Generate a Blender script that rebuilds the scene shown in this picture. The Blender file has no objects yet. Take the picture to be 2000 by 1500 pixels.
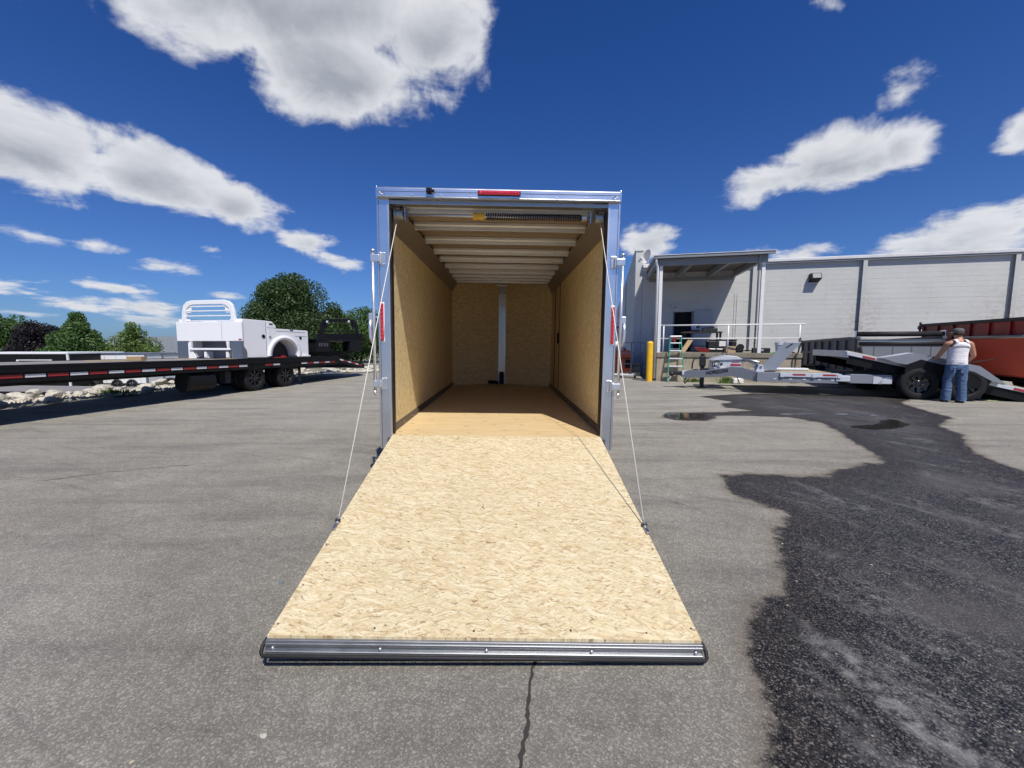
import bpy, bmesh, math, random
import numpy as np
from mathutils import Vector, Matrix, Euler
random.seed(7); rng = np.random.default_rng(7)
R = math.radians
scene = bpy.context.scene
COL = scene.collection

# ------------------------------------------------------------------ camera
cam_d = bpy.data.cameras.new('camera'); cam = bpy.data.objects.new('camera', cam_d); COL.objects.link(cam)
cam_d.sensor_width = 36.0; cam_d.lens = 36.0 * 800 / 2000; cam_d.clip_start = 0.05; cam_d.clip_end = 3000
cam.location = (0, 0, 1.402); cam.rotation_euler = (math.pi / 2 - 0.0977, 0, 0)
scene.camera = cam

# ------------------------------------------------------------------ sun, sky, exposure
SUN_TO = Vector((0.195, -0.509, 0.839)).normalized()
sun_d = bpy.data.lights.new('sun', 'SUN'); sun_d.energy = 5.0; sun_d.angle = R(0.53); sun_d.color = (1.0, 0.94, 0.855)
sun = bpy.data.objects.new('sun', sun_d); COL.objects.link(sun)
sun.rotation_euler = (-SUN_TO).to_track_quat('-Z', 'Y').to_euler(); sun.location = (20, -40, 60)
SKY_STRENGTH = 0.05
scene.view_settings.view_transform = 'Standard'; scene.view_settings.look = 'None'
scene.view_settings.exposure = 0.0; scene.view_settings.gamma = 1.0
scene.view_settings.use_curve_mapping = False
scene.render.engine = 'CYCLES'
scene.cycles.use_adaptive_sampling = True; scene.cycles.adaptive_threshold = 0.03
scene.cycles.max_bounces = 10; scene.cycles.diffuse_bounces = 8; scene.cycles.glossy_bounces = 4
scene.cycles.use_denoising = True
scene.cycles.sample_clamp_indirect = 6


class NT:
    """tiny node-graph helper"""
    def __init__(s, tree): s.t = tree; s.n = tree.nodes; s.l = tree.links
    def node(s, typ, **kw):
        n = s.n.new(typ)
        for k, v in kw.items(): setattr(n, k, v)
        return n
    def put(s, sock, val):
        if hasattr(val, 'is_output') or isinstance(val, bpy.types.NodeSocket): s.l.new(val, sock)
        elif val is not None: sock.default_value = val
    def m(s, op, a, b=None, c=None, clamp=False):
        n = s.node('ShaderNodeMath', operation=op, use_clamp=clamp)
        for i, v in enumerate((a, b, c)):
            if v is not None: s.put(n.inputs[i], v)
        return n.outputs[0]
    def vm(s, op, a, b=None, scale=None):
        n = s.node('ShaderNodeVectorMath', operation=op)
        s.put(n.inputs[0], a)
        if b is not None: s.put(n.inputs[1], b)
        if scale is not None: s.put(n.inputs['Scale'], scale)
        return n.outputs['Value' if op in ('LENGTH', 'DOT_PRODUCT', 'DISTANCE') else 'Vector']
    def mapr(s, v, a, b, c=0.0, d=1.0, smooth=False):
        n = s.node('ShaderNodeMapRange', interpolation_type='SMOOTHSTEP' if smooth else 'LINEAR')
        s.put(n.inputs[0], v)
        for i, q in zip((1, 2, 3, 4), (a, b, c, d)): s.put(n.inputs[i], q)
        return n.outputs[0]
    def noise(s, vec, scale, detail=4, rough=0.55, dist=0.0, dim='3D', out='Fac'):
        n = s.node('ShaderNodeTexNoise', noise_dimensions=dim)
        if vec is not None: s.put(n.inputs['Vector'], vec)
        n.inputs['Scale'].default_value = scale; n.inputs['Detail'].default_value = detail
        n.inputs['Roughness'].default_value = rough; n.inputs['Distortion'].default_value = dist
        return n.outputs[0 if out == 'Fac' else 'Color']
    def voro(s, vec, scale, feature='F1', dim='3D', rand=1.0):
        n = s.node('ShaderNodeTexVoronoi', voronoi_dimensions=dim, feature=feature)
        if vec is not None: s.put(n.inputs['Vector'], vec)
        n.inputs['Scale'].default_value = scale; n.inputs['Randomness'].default_value = rand
        return n
    def mix(s, f, a, b, blend='MIX'):
        n = s.node('ShaderNodeMix', data_type='RGBA', blend_type=blend)
        s.put(n.inputs[0], f); s.put(n.inputs[6], c4(a)); s.put(n.inputs[7], c4(b))
        return n.outputs[2]
    def sep(s, v):
        n = s.node('ShaderNodeSeparateXYZ'); s.put(n.inputs[0], v); return n.outputs
    def comb(s, x, y, z):
        n = s.node('ShaderNodeCombineXYZ')
        for i, v in enumerate((x, y, z)): s.put(n.inputs[i], v)
        return n.outputs[0]
    def mapping(s, vec, loc=(0, 0, 0), rot=(0, 0, 0), scale=(1, 1, 1), typ='POINT'):
        n = s.node('ShaderNodeMapping', vector_type=typ)
        s.put(n.inputs[0], vec); n.inputs[1].default_value = loc; n.inputs[2].default_value = rot; n.inputs[3].default_value = scale
        return n.outputs[0]
    def ramp(s, f, stops, interp='LINEAR'):
        n = s.node('ShaderNodeValToRGB'); n.color_ramp.interpolation = interp
        e = n.color_ramp.elements
        while len(e) < len(stops): e.new(0.5)
        for q, (p, c) in zip(e, stops): q.position = p; q.color = c4(c)
        s.put(n.inputs[0], f); return n.outputs[0]
    def bump(s, h, strength=0.3, dist=0.01, normal=None):
        n = s.node('ShaderNodeBump'); n.inputs['Strength'].default_value = strength; n.inputs['Distance'].default_value = dist
        s.put(n.inputs['Height'], h)
        if normal is not None: s.put(n.inputs['Normal'], normal)
        return n.outputs[0]


def c4(c):
    if isinstance(c, (tuple, list)): return tuple(c) + (1.0,) if len(c) == 3 else tuple(c)
    return c


# ------------------------------------------------------------------ world: Nishita sky with cumulus in it
world = bpy.data.worlds.new('World'); scene.world = world; world.use_nodes = True
def pix_dir(px, py, p=0.0977, F=800.0):
    a = (750 - py) / F
    return Vector(((px - 1000) / F, math.cos(p) + a * math.sin(p), -math.sin(p) + a * math.cos(p))).normalized()

def build_world():
    g = NT(world.node_tree); g.n.clear()
    out = g.node('ShaderNodeOutputWorld'); bg = g.node('ShaderNodeBackground'); g.l.new(bg.outputs[0], out.inputs[0])
    bg.inputs[1].default_value = SKY_STRENGTH
    sky = g.node('ShaderNodeTexSky', sky_type='NISHITA', sun_disc=False)
    sky.sun_elevation = math.asin(SUN_TO.z); sky.sun_rotation = math.atan2(SUN_TO.x, SUN_TO.y)
    sky.altitude = 300; sky.air_density = 1.0; sky.dust_density = 0.6; sky.ozone_density = 3.0
    d = g.node('ShaderNodeTexCoord').outputs['Generated']
    x, y, z = g.sep(d)
    zz = g.m('ADD', g.m('MAXIMUM', z, 0.0), 0.16)
    P = g.comb(g.m('DIVIDE', x, zz), g.m('DIVIDE', y, zz), 0.0)
    n1 = g.noise(P, 3.6, 7, 0.60, 0.35)
    nf = g.noise(d, 9.0, 5, 0.60, 0.4)
    nb = g.noise(d, 4.5, 2, 0.5)
    # the day's large cumulus: (azimuth, elevation) on a 2000x1500 chart, half-axes, tilt, thickness
    blobs = [(560, -40, 480, 230, 8, 1.5), (650, 140, 230, 130, 10, 1.3), (840, 60, 150, 170, -20, 1.1), (300, 10, 250, 95, 24, 0.7),
             (40, 285, 340, 112, 13, 1.3), (310, 348, 240, 84, 17, 1.2), (465, 402, 130, 52, 12, 0.95),
             (1510, 350, 165, 50, -14, 0.8), (1650, 305, 165, 88, -10, 1.2), (1760, 280, 100, 68, -14, 0.95), (1755, 190, 95, 40, -40, 0.42),
             (1268, 475, 72, 42, -6, 0.8), (1880, 470, 290, 64, -11, 1.0), (2080, 420, 180, 90, -10, 1.0), (1560, 500, 90, 28, -8, 0.55), (1440, 500, 80, 20, -8, 0.5),
             (1605, 0, 80, 46, 10, 0.5), (2010, 250, 70, 50, -20, 0.6), (50, 457, 110, 28, 13, 0.65), (600, 472, 66, 30, 12, 0.65), (650, 508, 76, 24, 15, 0.6), (340, 521, 86, 18, 5, 0.6), (220, 561, 95, 16, 10, 0.55), (190, 478, 80, 20, 8, 0.5), (150, 596, 150, 24, 4, 0.55), (300, 602, 60, 16, 3, 0.6), (300, 627, 120, 12, 2, 0.5), (40, 612, 130, 14, 3, 0.5), (440, 578, 60, 12, 3, 0.45), (415, 489, 38, 16, 8, 0.5)]
    M = None; VY = None
    for (px, py, a, b, rot, thick) in blobs:
        c = pix_dir(px, py); e = 1.0
        cx = (pix_dir(px + e, py) - pix_dir(px - e, py)) / (2 * e); cy = (pix_dir(px, py + e) - pix_dir(px, py - e)) / (2 * e)
        ca, sa = math.cos(R(rot)), math.sin(R(rot))
        t1 = (cx * ca + cy * sa) * a; t2 = (-cx * sa + cy * ca) * b
        e1 = t1.normalized(); e3 = c; e2 = e3.cross(e1).normalized()
        mt = Matrix((e1, e2, e3)).transposed()
        v = g.mapping(d, tuple(c), tuple(mt.to_euler()), (t1.length, max(abs(t2.dot(e2)), 1e-3), 0.6), 'TEXTURE')
        q = g.m('MULTIPLY_ADD', g.vm('LENGTH', v), -thick, thick)
        if thick >= 0.7:
            vy = g.sep(v)[1]; wq = g.m('POWER', g.m('MAXIMUM', g.m('ADD', q, 0.25), 0.0), 2.0)
            VY = (g.m('MULTIPLY', wq, vy), wq) if VY is None else (g.m('MULTIPLY_ADD', wq, vy, VY[0]), g.m('ADD', VY[1], wq))
        M = q if M is None else g.m('MAXIMUM', M, q)
    VY = g.m('DIVIDE', VY[0], g.m('ADD', VY[1], 0.02))
    # small fair-weather cumulus all round near the horizon, and larger ones over the sky behind the photographer
    band = g.m('MULTIPLY', g.mapr(z, 0.30, 0.14, 0.0, 1.0, True), g.mapr(z, 0.015, 0.06, 0.0, 1.0, True))
    low = g.m('SUBTRACT', g.m('MULTIPLY', g.m('SUBTRACT', g.noise(P, 1.35, 4, 0.55), 0.565), 5.0), g.m('MULTIPLY', g.m('SUBTRACT', 1.0, band), 3.0))
    back = g.mapr(y, -0.25, 0.05, 1.0, 0.0, True)
    far = g.m('ADD', g.m('MULTIPLY', g.m('SUBTRACT', g.noise(P, 0.75, 3, 0.5), 0.60), 5.0), g.m('MULTIPLY', g.m('SUBTRACT', back, 1.0), 3.0))
    M = g.m('MAXIMUM', g.m('MAXIMUM', M, g.m('MINIMUM', low, 0.5)), g.m('MAXIMUM', g.m('MINIMUM', far, 1.0), -1.0))
    raw = g.m('ADD', M, g.m('ADD', g.m('MULTIPLY', g.m('SUBTRACT', n1, 0.52), 1.35), g.m('MULTIPLY', g.m('SUBTRACT', nf, 0.5), 1.25)))
    alpha = g.mapr(raw, 0.05, 0.50, 0.0, 1.0, True)
    alpha = g.m('MULTIPLY', alpha, g.mapr(z, 0.0, 0.06, 0.0, 1.0))
    # thick cloud is greyer, thin rims and sunward shoulders are white
    n2 = g.noise(g.vm('ADD', P, (0.03, -0.07, 0)), 3.6, 5, 0.60, 0.35)
    rel = g.m('MULTIPLY', g.m('SUBTRACT', n2, n1), 1.3)
    th = g.m('ADD', g.m('MULTIPLY', g.mapr(raw, 0.30, 1.15, 0.0, 1.0, True), g.mapr(VY, -0.35, 0.35, 0.35, 1.0, True)), g.m('ADD', g.m('MULTIPLY', g.m('SUBTRACT', nb, 0.5), 0.45), rel), clamp=True)
    k = 1.0 / SKY_STRENGTH
    cloud = g.mix(th, (0.76 * k, 0.775 * k, 0.81 * k), (0.38 * k, 0.41 * k, 0.46 * k))
    skyc = g.mix(1.0, sky.outputs[0], g.mix(g.mapr(z, 0.0, 0.75, 0, 1, True), (0.70, 1.10, 1.90), (0.34, 0.88, 1.86)), 'MULTIPLY')
    col = g.mix(g.m('MULTIPLY', alpha, 0.95), skyc, cloud)
    g.l.new(col, bg.inputs[0])
    world.cycles.sampling_method = 'MANUAL'; world.cycles.sample_map_resolution = 512
build_world()

# ------------------------------------------------------------------ object helpers
class MB:
    def __init__(s): s.v = []; s.f = []; s.mi = []
    def add(s, vs, fs, mi=0):
        o = len(s.v); s.v += [tuple(p) for p in vs]; s.f += [tuple(i + o for i in f) for f in fs]; s.mi += [mi] * len(fs); return s
    def box(s, x0, x1, y0, y1, z0, z1, mi=0):
        v = [(x, y, z) for z in (z0, z1) for y in (y0, y1) for x in (x0, x1)]
        return s.add(v, [(0, 2, 3, 1), (4, 5, 7, 6), (0, 1, 5, 4), (2, 6, 7, 3), (0, 4, 6, 2), (1, 3, 7, 5)], mi)
    def hexa(s, b, t, mi=0):   # four bottom points ccw, four top points
        return s.add(list(b) + list(t), [(3, 2, 1, 0), (4, 5, 6, 7), (0, 1, 5, 4), (1, 2, 6, 5), (2, 3, 7, 6), (3, 0, 4, 7)], mi)
    def bar(s, p0, p1, w, h, up=(0, 0, 1), mi=0):
        p0 = Vector(p0); p1 = Vector(p1); d = (p1 - p0).normalized(); u = Vector(up)
        if abs(d.dot(u)) > 0.98: u = Vector((1, 0, 0))
        a = d.cross(u).normalized(); b = a.cross(d).normalized()
        q = lambda p: [p - a * w / 2 - b * h / 2, p + a * w / 2 - b * h / 2, p + a * w / 2 + b * h / 2, p - a * w / 2 + b * h / 2]
        return s.hexa(q(p0), q(p1), mi)
    def tube(s, pts, r, n=8, cap=True, mi=0):
        pts = [Vector(p) for p in pts]; rs = r if isinstance(r, (list, tuple)) else [r] * len(pts)
        o = len(s.v); prev = None
        for i, p in enumerate(pts):
            d = (pts[min(i + 1, len(pts) - 1)] - pts[max(i - 1, 0)])
            d = d.normalized() if d.length > 1e-9 else Vector((0, 0, 1))
            if prev is None: a = d.orthogonal().normalized()
            else:
                a = prev - d * prev.dot(d); a = a.normalized() if a.length > 1e-6 else d.orthogonal().normalized()
            prev = a; b = d.cross(a)
            for k in range(n):
                t = 2 * math.pi * k / n; s.v.append(tuple(p + (a * math.cos(t) + b * math.sin(t)) * rs[i]))
        for i in range(len(pts) - 1):
            for k in range(n):
                k2 = (k + 1) % n; s.f.append((o + i * n + k, o + i * n + k2, o + (i + 1) * n + k2, o + (i + 1) * n + k)); s.mi.append(mi)
        if cap:
            s.f.append(tuple(o + k for k in reversed(range(n)))); s.mi.append(mi)
            q = o + (len(pts) - 1) * n; s.f.append(tuple(q + k for k in range(n))); s.mi.append(mi)
        return s
    def cyl(s, p0, p1, r0, r1=None, n=16, mi=0):
        return s.tube([p0, p1], [r0, r0 if r1 is None else r1], n, True, mi)
    def prism(s, poly, axis, a0, a1, mi=0):
        """poly in the two other axes (order x,y,z without axis)"""
        def mk(p, a):
            q = list(p); q.insert('xyz'.index(axis), a); return tuple(q)
        n = len(poly); v = [mk(p, a0) for p in poly] + [mk(p, a1) for p in poly]
        f = [tuple(reversed(range(n))), tuple(range(n, 2 * n))] + [(i, (i + 1) % n, n + (i + 1) % n, n + i) for i in range(n)]
        return s.add(v, f, mi)
    def loft(s, rings, cap=True, mi=0):
        o = len(s.v); n = len(rings[0])
        for r in rings: s.v += [tuple(p) for p in r]
        for i in range(len(rings) - 1):
            for k in range(n):
                k2 = (k + 1) % n; s.f.append((o + i * n + k, o + i * n + k2, o + (i + 1) * n + k2, o + (i + 1) * n + k)); s.mi.append(mi)
        if cap:
            s.f.append(tuple(o + k for k in reversed(range(n)))); s.mi.append(mi)
            q = o + (len(rings) - 1) * n; s.f.append(tuple(q + k for k in range(n))); s.mi.append(mi)
        return s
    def lathe(s, prof, c, axis, n=28, mi=0, closed=False):
        """prof: (radius, along) about axis through c"""
        c = Vector(c); ax = Vector(axis).normalized(); a = ax.orthogonal().normalized(); b = ax.cross(a)
        o = len(s.v); m = len(prof)
        for k in range(n):
            t = 2 * math.pi * k / n; u = a * math.cos(t) + b * math.sin(t)
            for (r, h) in prof: s.v.append(tuple(c + u * r + ax * h))
        for k in range(n):
            k2 = (k + 1) % n
            for i in range(m if closed else m - 1):
                j = (i + 1) % m
                s.f.append((o + k * m + i, o + k2 * m + i, o + k2 * m + j, o + k * m + j)); s.mi.append(mi)
        return s
    def sphere(s, c, r, n=10, m=6, mi=0):
        rx, ry, rz = r if isinstance(r, (tuple, list)) else (r, r, r); rings = []
        for i in range(1, m):
            t = math.pi * i / m
            rings.append([(c[0] + rx * math.sin(t) * math.cos(2 * math.pi * k / n), c[1] + ry * math.sin(t) * math.sin(2 * math.pi * k / n), c[2] - rz * math.cos(t)) for k in range(n)])
        return s.loft(rings, True, mi)
    def mesh(s, name, mats, smooth=False):
        me = bpy.data.meshes.new(name); me.from_pydata(s.v, [], s.f)
        for m in (mats if isinstance(mats, (list, tuple)) else [mats]): me.materials.append(m)
        me.polygons.foreach_set('material_index', s.mi)
        bm = bmesh.new(); bm.from_mesh(me); bmesh.ops.recalc_face_normals(bm, faces=bm.faces); bm.to_mesh(me); bm.free()
        if smooth: me.polygons.foreach_set('use_smooth', [True] * len(me.polygons))
        me.update(); return me
    def build(s, name, mat, parent=None, smooth=False, bevel=0.0, seg=2, auto=False):
        o = bpy.data.objects.new(name, s.mesh(name, mat, smooth or auto)); COL.objects.link(o); o.parent = parent
        if auto: o.data.set_sharp_from_angle(angle=R(38))
        if bevel:
            md = o.modifiers.new('bevel', 'BEVEL'); md.width = bevel; md.segments = seg; md.limit_method = 'ANGLE'; md.angle_limit = R(35)
        return o

def tag(o, label=None, cat=None, group=None, kind=None):
    for k, v in (('label', label), ('category', cat), ('group', group), ('kind', kind)):
        if v: o[k] = v
    return o
def empty(name, loc=(0, 0, 0), rz=0.0, label=None, cat=None, group=None):
    o = bpy.data.objects.new(name, None); COL.objects.link(o); o.location = loc; o.rotation_euler = (0, 0, rz); o.empty_display_size = 0.2
    return tag(o, label, cat, group)
def dup(o, parent, loc=None, rot=None, scale=None):
    c = o.copy(); COL.objects.link(c); c.parent = parent
    if loc is not None: c.location = loc
    if rot is not None: c.rotation_euler = rot
    if scale is not None: c.scale = scale
    return c

# ------------------------------------------------------------------ materials
def mat(name):
    m = bpy.data.materials.new(name); m.use_nodes = True; g = NT(m.node_tree)
    b = g.n['Principled BSDF']; return m, g, b
def obj_co(g): return g.node('ShaderNodeTexCoord').outputs['Object']
def paint(name, col, rough=0.4, metal=0.0, wear=0.12, scale=6.0, bump=0.0, spec=0.5, coat=0.0, dirt=None):
    m, g, b = mat(name); co = obj_co(g)
    n = g.noise(co, scale, 5, 0.6); f = g.noise(co, scale * 9, 3, 0.6)
    v = g.m('ADD', g.m('MULTIPLY', g.m('SUBTRACT', n, 0.5), wear * 2.2), g.m('MULTIPLY', g.m('SUBTRACT', f, 0.5), wear))
    c = g.mix(1.0, col, g.comb(*(g.m('ADD', 1.0, v),) * 3), 'MULTIPLY')
    if dirt: c = g.mix(g.mapr(g.noise(co, scale * 0.6, 6, 0.65), 0.52, 0.72, 0, 0.7), c, dirt)
    g.l.new(c, b.inputs['Base Color']); b.inputs['Metallic'].default_value = metal
    g.l.new(g.m('ADD', rough, g.m('MULTIPLY', g.m('SUBTRACT', n, 0.5), 0.25), clamp=True), b.inputs['Roughness'])
    b.inputs['Specular IOR Level'].default_value = spec; b.inputs['Coat Weight'].default_value = coat
    if bump: g.l.new(g.bump(f, bump, 0.004), b.inputs['Normal'])
    return m
def brushed(name, col=(0.78, 0.79, 0.80), rough=0.28, stretch=(1, 1, 60)):
    m, g, b = mat(name); co = obj_co(g)
    n = g.noise(g.mapping(co, scale=stretch), 4, 4, 0.6); w = g.noise(co, 2.2, 4, 0.55)
    g.l.new(g.mix(g.mapr(w, 0.3, 0.7), tuple(c * 0.86 for c in col), col), b.inputs['Base Color']); b.inputs['Metallic'].default_value = 1.0
    g.l.new(g.m('ADD', rough - 0.08, g.m('MULTIPLY', w, 0.18)), b.inputs['Roughness'])
    g.l.new(g.bump(g.m('ADD', g.m('MULTIPLY', n, 0.25), w), 0.06, 0.01), b.inputs['Normal']); return m

def osb_mat(name, plane, light=1.0, warm=0.0, sheen=0.72):
    """oriented strand board: several layers of long flakes, each with its own tint and tilt"""
    m, g, b = mat(name); x, y, z = g.sep(obj_co(g))
    u, v = {'xy': (x, y), 'zy': (z, y), 'xz': (x, z)}[plane]
    P = g.comb(u, v, 0.0)
    P = g.vm('ADD', P, g.vm('SCALE', g.vm('SUBTRACT', g.noise(P, 5.0, 3, 0.6, out='Color'), (0.5, 0.5, 0.5)), scale=0.05))
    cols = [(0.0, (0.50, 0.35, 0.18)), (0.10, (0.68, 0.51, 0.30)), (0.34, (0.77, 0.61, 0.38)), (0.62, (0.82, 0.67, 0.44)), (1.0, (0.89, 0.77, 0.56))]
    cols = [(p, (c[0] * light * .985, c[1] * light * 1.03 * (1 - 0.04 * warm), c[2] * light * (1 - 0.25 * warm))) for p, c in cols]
    col = None; h = None
    for i, (ang, L, W, thr) in enumerate([(4, 0.085, 0.014, 0.0), (-9, 0.075, 0.013, 0.45), (22, 0.052, 0.009, 0.5), (-27, 0.048, 0.008, 0.56), (10, 0.085, 0.014, 0.62), (48, 0.085, 0.015, 0.93)]):
        q = g.mapping(P, (i * 3.7, i * 1.9, 0), (0, 0, R(ang)), (1, 1, 1)); q = g.mapping(q, (0, 0, 0), (0, 0, 0), (1 / L, 1 / W, 1))
        vo = g.voro(q, 1.0, 'F1', '2D'); cr, cg, cb = g.sep(vo.outputs['Color'])
        grain = g.noise(g.mapping(q, scale=(0.8, 7, 1)), 1.0, 3, 0.6, dim='2D')
        tint = g.ramp(g.m('ADD', g.m('MULTIPLY', cr, 0.8), g.m('MULTIPLY', grain, 0.25), clamp=True), cols)
        edge = g.mapr(vo.outputs['Distance'], 0.42, 0.78, 1.0, 0.80)
        tint = g.mix(1.0, tint, g.comb(edge, g.m('POWER', edge, 1.15), g.m('POWER', edge, 1.4)), 'MULTIPLY')
        hh = g.m('ADD', cg, g.m('MULTIPLY', grain, 0.2))
        if col is None: col, h = tint, hh
        else:
            k = g.m('GREATER_THAN', cg, thr); col = g.mix(k, col, tint)
            n = g.node('ShaderNodeMix'); g.put(n.inputs[0], k); g.put(n.inputs[2], h); g.put(n.inputs[3], hh); h = n.outputs[0]
    # thin dark gaps and curled bark slivers between the flakes
    for ang, sc, lo in ((8, (18, 90, 1), 0.665), (-28, (20, 110, 1), 0.675), (40, (22, 110, 1), 0.685)):
        sl = g.noise(g.mapping(g.mapping(P, (ang, 0, 0), (0, 0, R(ang))), scale=sc), 1.0, 2, 0.5, 0.5, '2D')
        col = g.mix(g.mapr(sl, lo, lo + 0.05, 0, 0.66), col, (0.28 * light, 0.15 * light, 0.07 * light))
    big = g.noise(P, 1.3, 4, 0.6)
    col = g.mix(1.0, col, g.mix(big, (0.86, 0.85, 0.83), (1.1, 1.1, 1.1)), 'MULTIPLY')
    g.l.new(col, b.inputs['Base Color']); b.inputs['Roughness'].default_value = sheen
    g.l.new(g.bump(h, 0.35, 0.0015), b.inputs['Normal']); return m

def plywood_mat():
    m, g, b = mat('varnished_plywood'); co = obj_co(g)
    q = g.mapping(co, scale=(1.0, 9, 1)); w = g.noise(q, 3.0, 6, 0.62, 0.8); f = g.noise(g.mapping(co, scale=(6, 130, 1)), 1.0, 4, 0.6)
    c = g.ramp(g.m('ADD', g.m('MULTIPLY', w, 0.75), g.m('MULTIPLY', f, 0.25)), [(0.25, (0.50, 0.365, 0.19)), (0.5, (0.645, 0.49, 0.27)), (0.75, (0.74, 0.58, 0.34))])
    kn = g.voro(g.mapping(co, scale=(2.2, 4.5, 1)), 1.0, 'F1', '2D').outputs['Distance']
    c = g.mix(g.mapr(kn, 0.03, 0.07, 0.7, 0.0), c, (0.18, 0.09, 0.03))
    g.l.new(c, b.inputs['Base Color']); b.inputs['Roughness'].default_value = 0.5; b.inputs['Specular IOR Level'].default_value = 0.35
    g.l.new(g.bump(f, 0.12, 0.001), b.inputs['Normal']); return m

def asphalt_mat():
    m, g, b = mat('worn_asphalt'); co = obj_co(g); x, y, z = g.sep(co)
    at = lambda n: (lambda k: k.outputs['Fac'])(g.node('ShaderNodeAttribute', attribute_name=n))
    P = g.comb(x, y, 0.0)
    big = g.noise(P, 0.22, 3, 0.6); mid = g.noise(P, 1.7, 4, 0.62); sm = g.noise(P, 14, 3, 0.65)
    v1 = g.voro(P, 145, 'F1', '2D'); v2 = g.voro(g.vm('ADD', P, (5.3, 2.2, 0)), 62, 'F1', '2D')
    r1 = g.sep(v1.outputs['Color'])[0]; r2 = g.sep(v2.outputs['Color'])[1]
    chip = g.mapr(g.m('POWER', r1, 3.0), 0, 1, -0.40, 1.15)
    edge = g.mapr(v1.outputs['Distance'], 0.25, 0.62, 0.0, -0.55)
    big_chip = g.m('MULTIPLY', g.mapr(r2, 0.80, 0.97, 0.0, 0.95), g.mapr(v2.outputs['Distance'], 0.28, 0.40, 1.0, 0.0))
    # aggregate fades into an even grey with distance, where single chips are far below a pixel anyway
    k = g.m('ADD', g.m('ADD', chip, edge), big_chip)
    base = g.ramp(g.m('ADD', g.m('MULTIPLY', big, 0.55), g.m('MULTIPLY', mid, 0.45)), [(0.3, (0.172, 0.161, 0.138)), (0.5, (0.216, 0.204, 0.175)), (0.7, (0.262, 0.248, 0.214))])
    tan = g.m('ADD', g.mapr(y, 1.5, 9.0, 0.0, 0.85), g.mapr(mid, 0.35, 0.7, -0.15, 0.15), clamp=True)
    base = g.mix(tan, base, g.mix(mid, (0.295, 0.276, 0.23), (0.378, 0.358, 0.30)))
    # long drag streaks and patched joints
    st = g.noise(g.mapping(P, (0, 0, 0), (0, 0, R(-17)), (0.35, 3.2, 1)), 1.0, 4, 0.62)
    base = g.mix(g.mapr(st, 0.48, 0.70, 0, 0.62), base, (0.135, 0.127, 0.115))
    st2 = g.noise(g.mapping(g.mapping(P, (7, 3, 0), (0, 0, R(24))), scale=(0.5, 9, 1)), 1.0, 4, 0.6); base = g.mix(g.mapr(st2, 0.58, 0.68, 0, 0.40), base, (0.12, 0.112, 0.10))
    base = g.mix(g.mapr(g.noise(P, 0.33, 2, 0.5), 0.55, 0.7, 0, 0.35), base, (0.33, 0.315, 0.285))
    rust = g.noise(P, 0.55, 2, 0.5); base = g.mix(g.mapr(rust, 0.66, 0.78, 0, 0.35), base, (0.21, 0.155, 0.105))
    dry = g.mix(1.0, base, g.comb(*(g.m('ADD', 1.0, g.m('ADD', g.m('MULTIPLY', k, 0.40), g.m('MULTIPLY', g.m('SUBTRACT', sm, 0.5), 0.5))),) * 3), 'MULTIPLY')
    # wet patch left by the washing: outline comes from a signed distance, roughened by noise
    wob = g.m('ADD', g.m('MULTIPLY', g.m('SUBTRACT', g.noise(P, 4.5, 5, 0.65), 0.5), 0.27), g.m('MULTIPLY', g.m('SUBTRACT', sm, 0.5), 0.10))
    wsd = g.m('ADD', at('wet'), wob); wet = g.mapr(wsd, -0.03, 0.045, 0.0, 1.0, True)
    inner = g.mapr(wsd, 0.05, 0.55, 0.0, 1.0, True)
    chipw = g.m('ADD', 1.0, g.m('ADD', g.m('MULTIPLY', k, 1.15), g.m('MULTIPLY', g.m('SUBTRACT', sm, 0.5), 1.3)))
    wetc = g.mix(1.0, g.mix(inner, (0.034, 0.029, 0.024), (0.047, 0.044, 0.042)), g.comb(*(chipw,) * 3), 'MULTIPLY')
    wetc = g.mix(1.0, wetc, g.mix(g.m('MULTIPLY', g.m('MAXIMUM', g.m('ADD', k, -0.05), 0.0), g.mapr(mid, 0.35, 0.65, 0.35, 1.0), clamp=True), (0, 0, 0), (0.10, 0.095, 0.088)), 'ADD')
    scum = g.noise(g.mapping(g.mapping(P, (3, 1, 0), (0, 0, R(-16))), scale=(2.6, 0.7, 1)), 1.0, 6, 0.72, 0.6)
    wetc = g.mix(g.m('MULTIPLY', g.m('MULTIPLY', g.mapr(scum, 0.52, 0.72, 0, 0.75), inner), g.mapr(sm, 0.40, 0.6, 0.15, 1.0)), wetc, (0.27, 0.265, 0.262))
    wetc = g.mix(g.m('MULTIPLY', g.mapr(g.noise(P, 0.8, 4, 0.6), 0.48, 0.70, 0, 0.8), inner), wetc, (0.095, 0.088, 0.080))
    edge_tan = g.mapr(g.m('ABSOLUTE', g.m('ADD', wsd, 0.02)), 0.0, 0.06, 0.35, 0.0)
    col = g.mix(edge_tan, g.mix(wet, dry, wetc), (0.15, 0.115, 0.08))
    pud = g.mapr(g.m('ADD', at('puddle'), g.m('MULTIPLY', wob, 0.55)), -0.01, 0.05, 0.0, 1.0, True)
    col = g.mix(pud, col, (0.026, 0.024, 0.021))
    lot = g.mapr(g.m('ADD', at('lot'), g.m('MULTIPLY', wob, 2.0)), -0.2, 0.2, 0, 1, True)   # beyond the paving: gravel and thin grass
    grav = g.mix(g.mapr(g.noise(P, 0.6, 5, 0.6), 0.45, 0.6), (0.26, 0.245, 0.21), (0.09, 0.115, 0.045))
    col = g.mix(lot, col, grav)
    g.l.new(col, b.inputs['Base Color'])
    ro = g.m('SUBTRACT', 0.88, g.m('MULTIPLY', wet, g.mapr(sm, 0.35, 0.65, 0.44, 0.24)))
    ro = g.m('SUBTRACT', ro, g.m('MULTIPLY', pud, 0.62), clamp=True)
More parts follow.
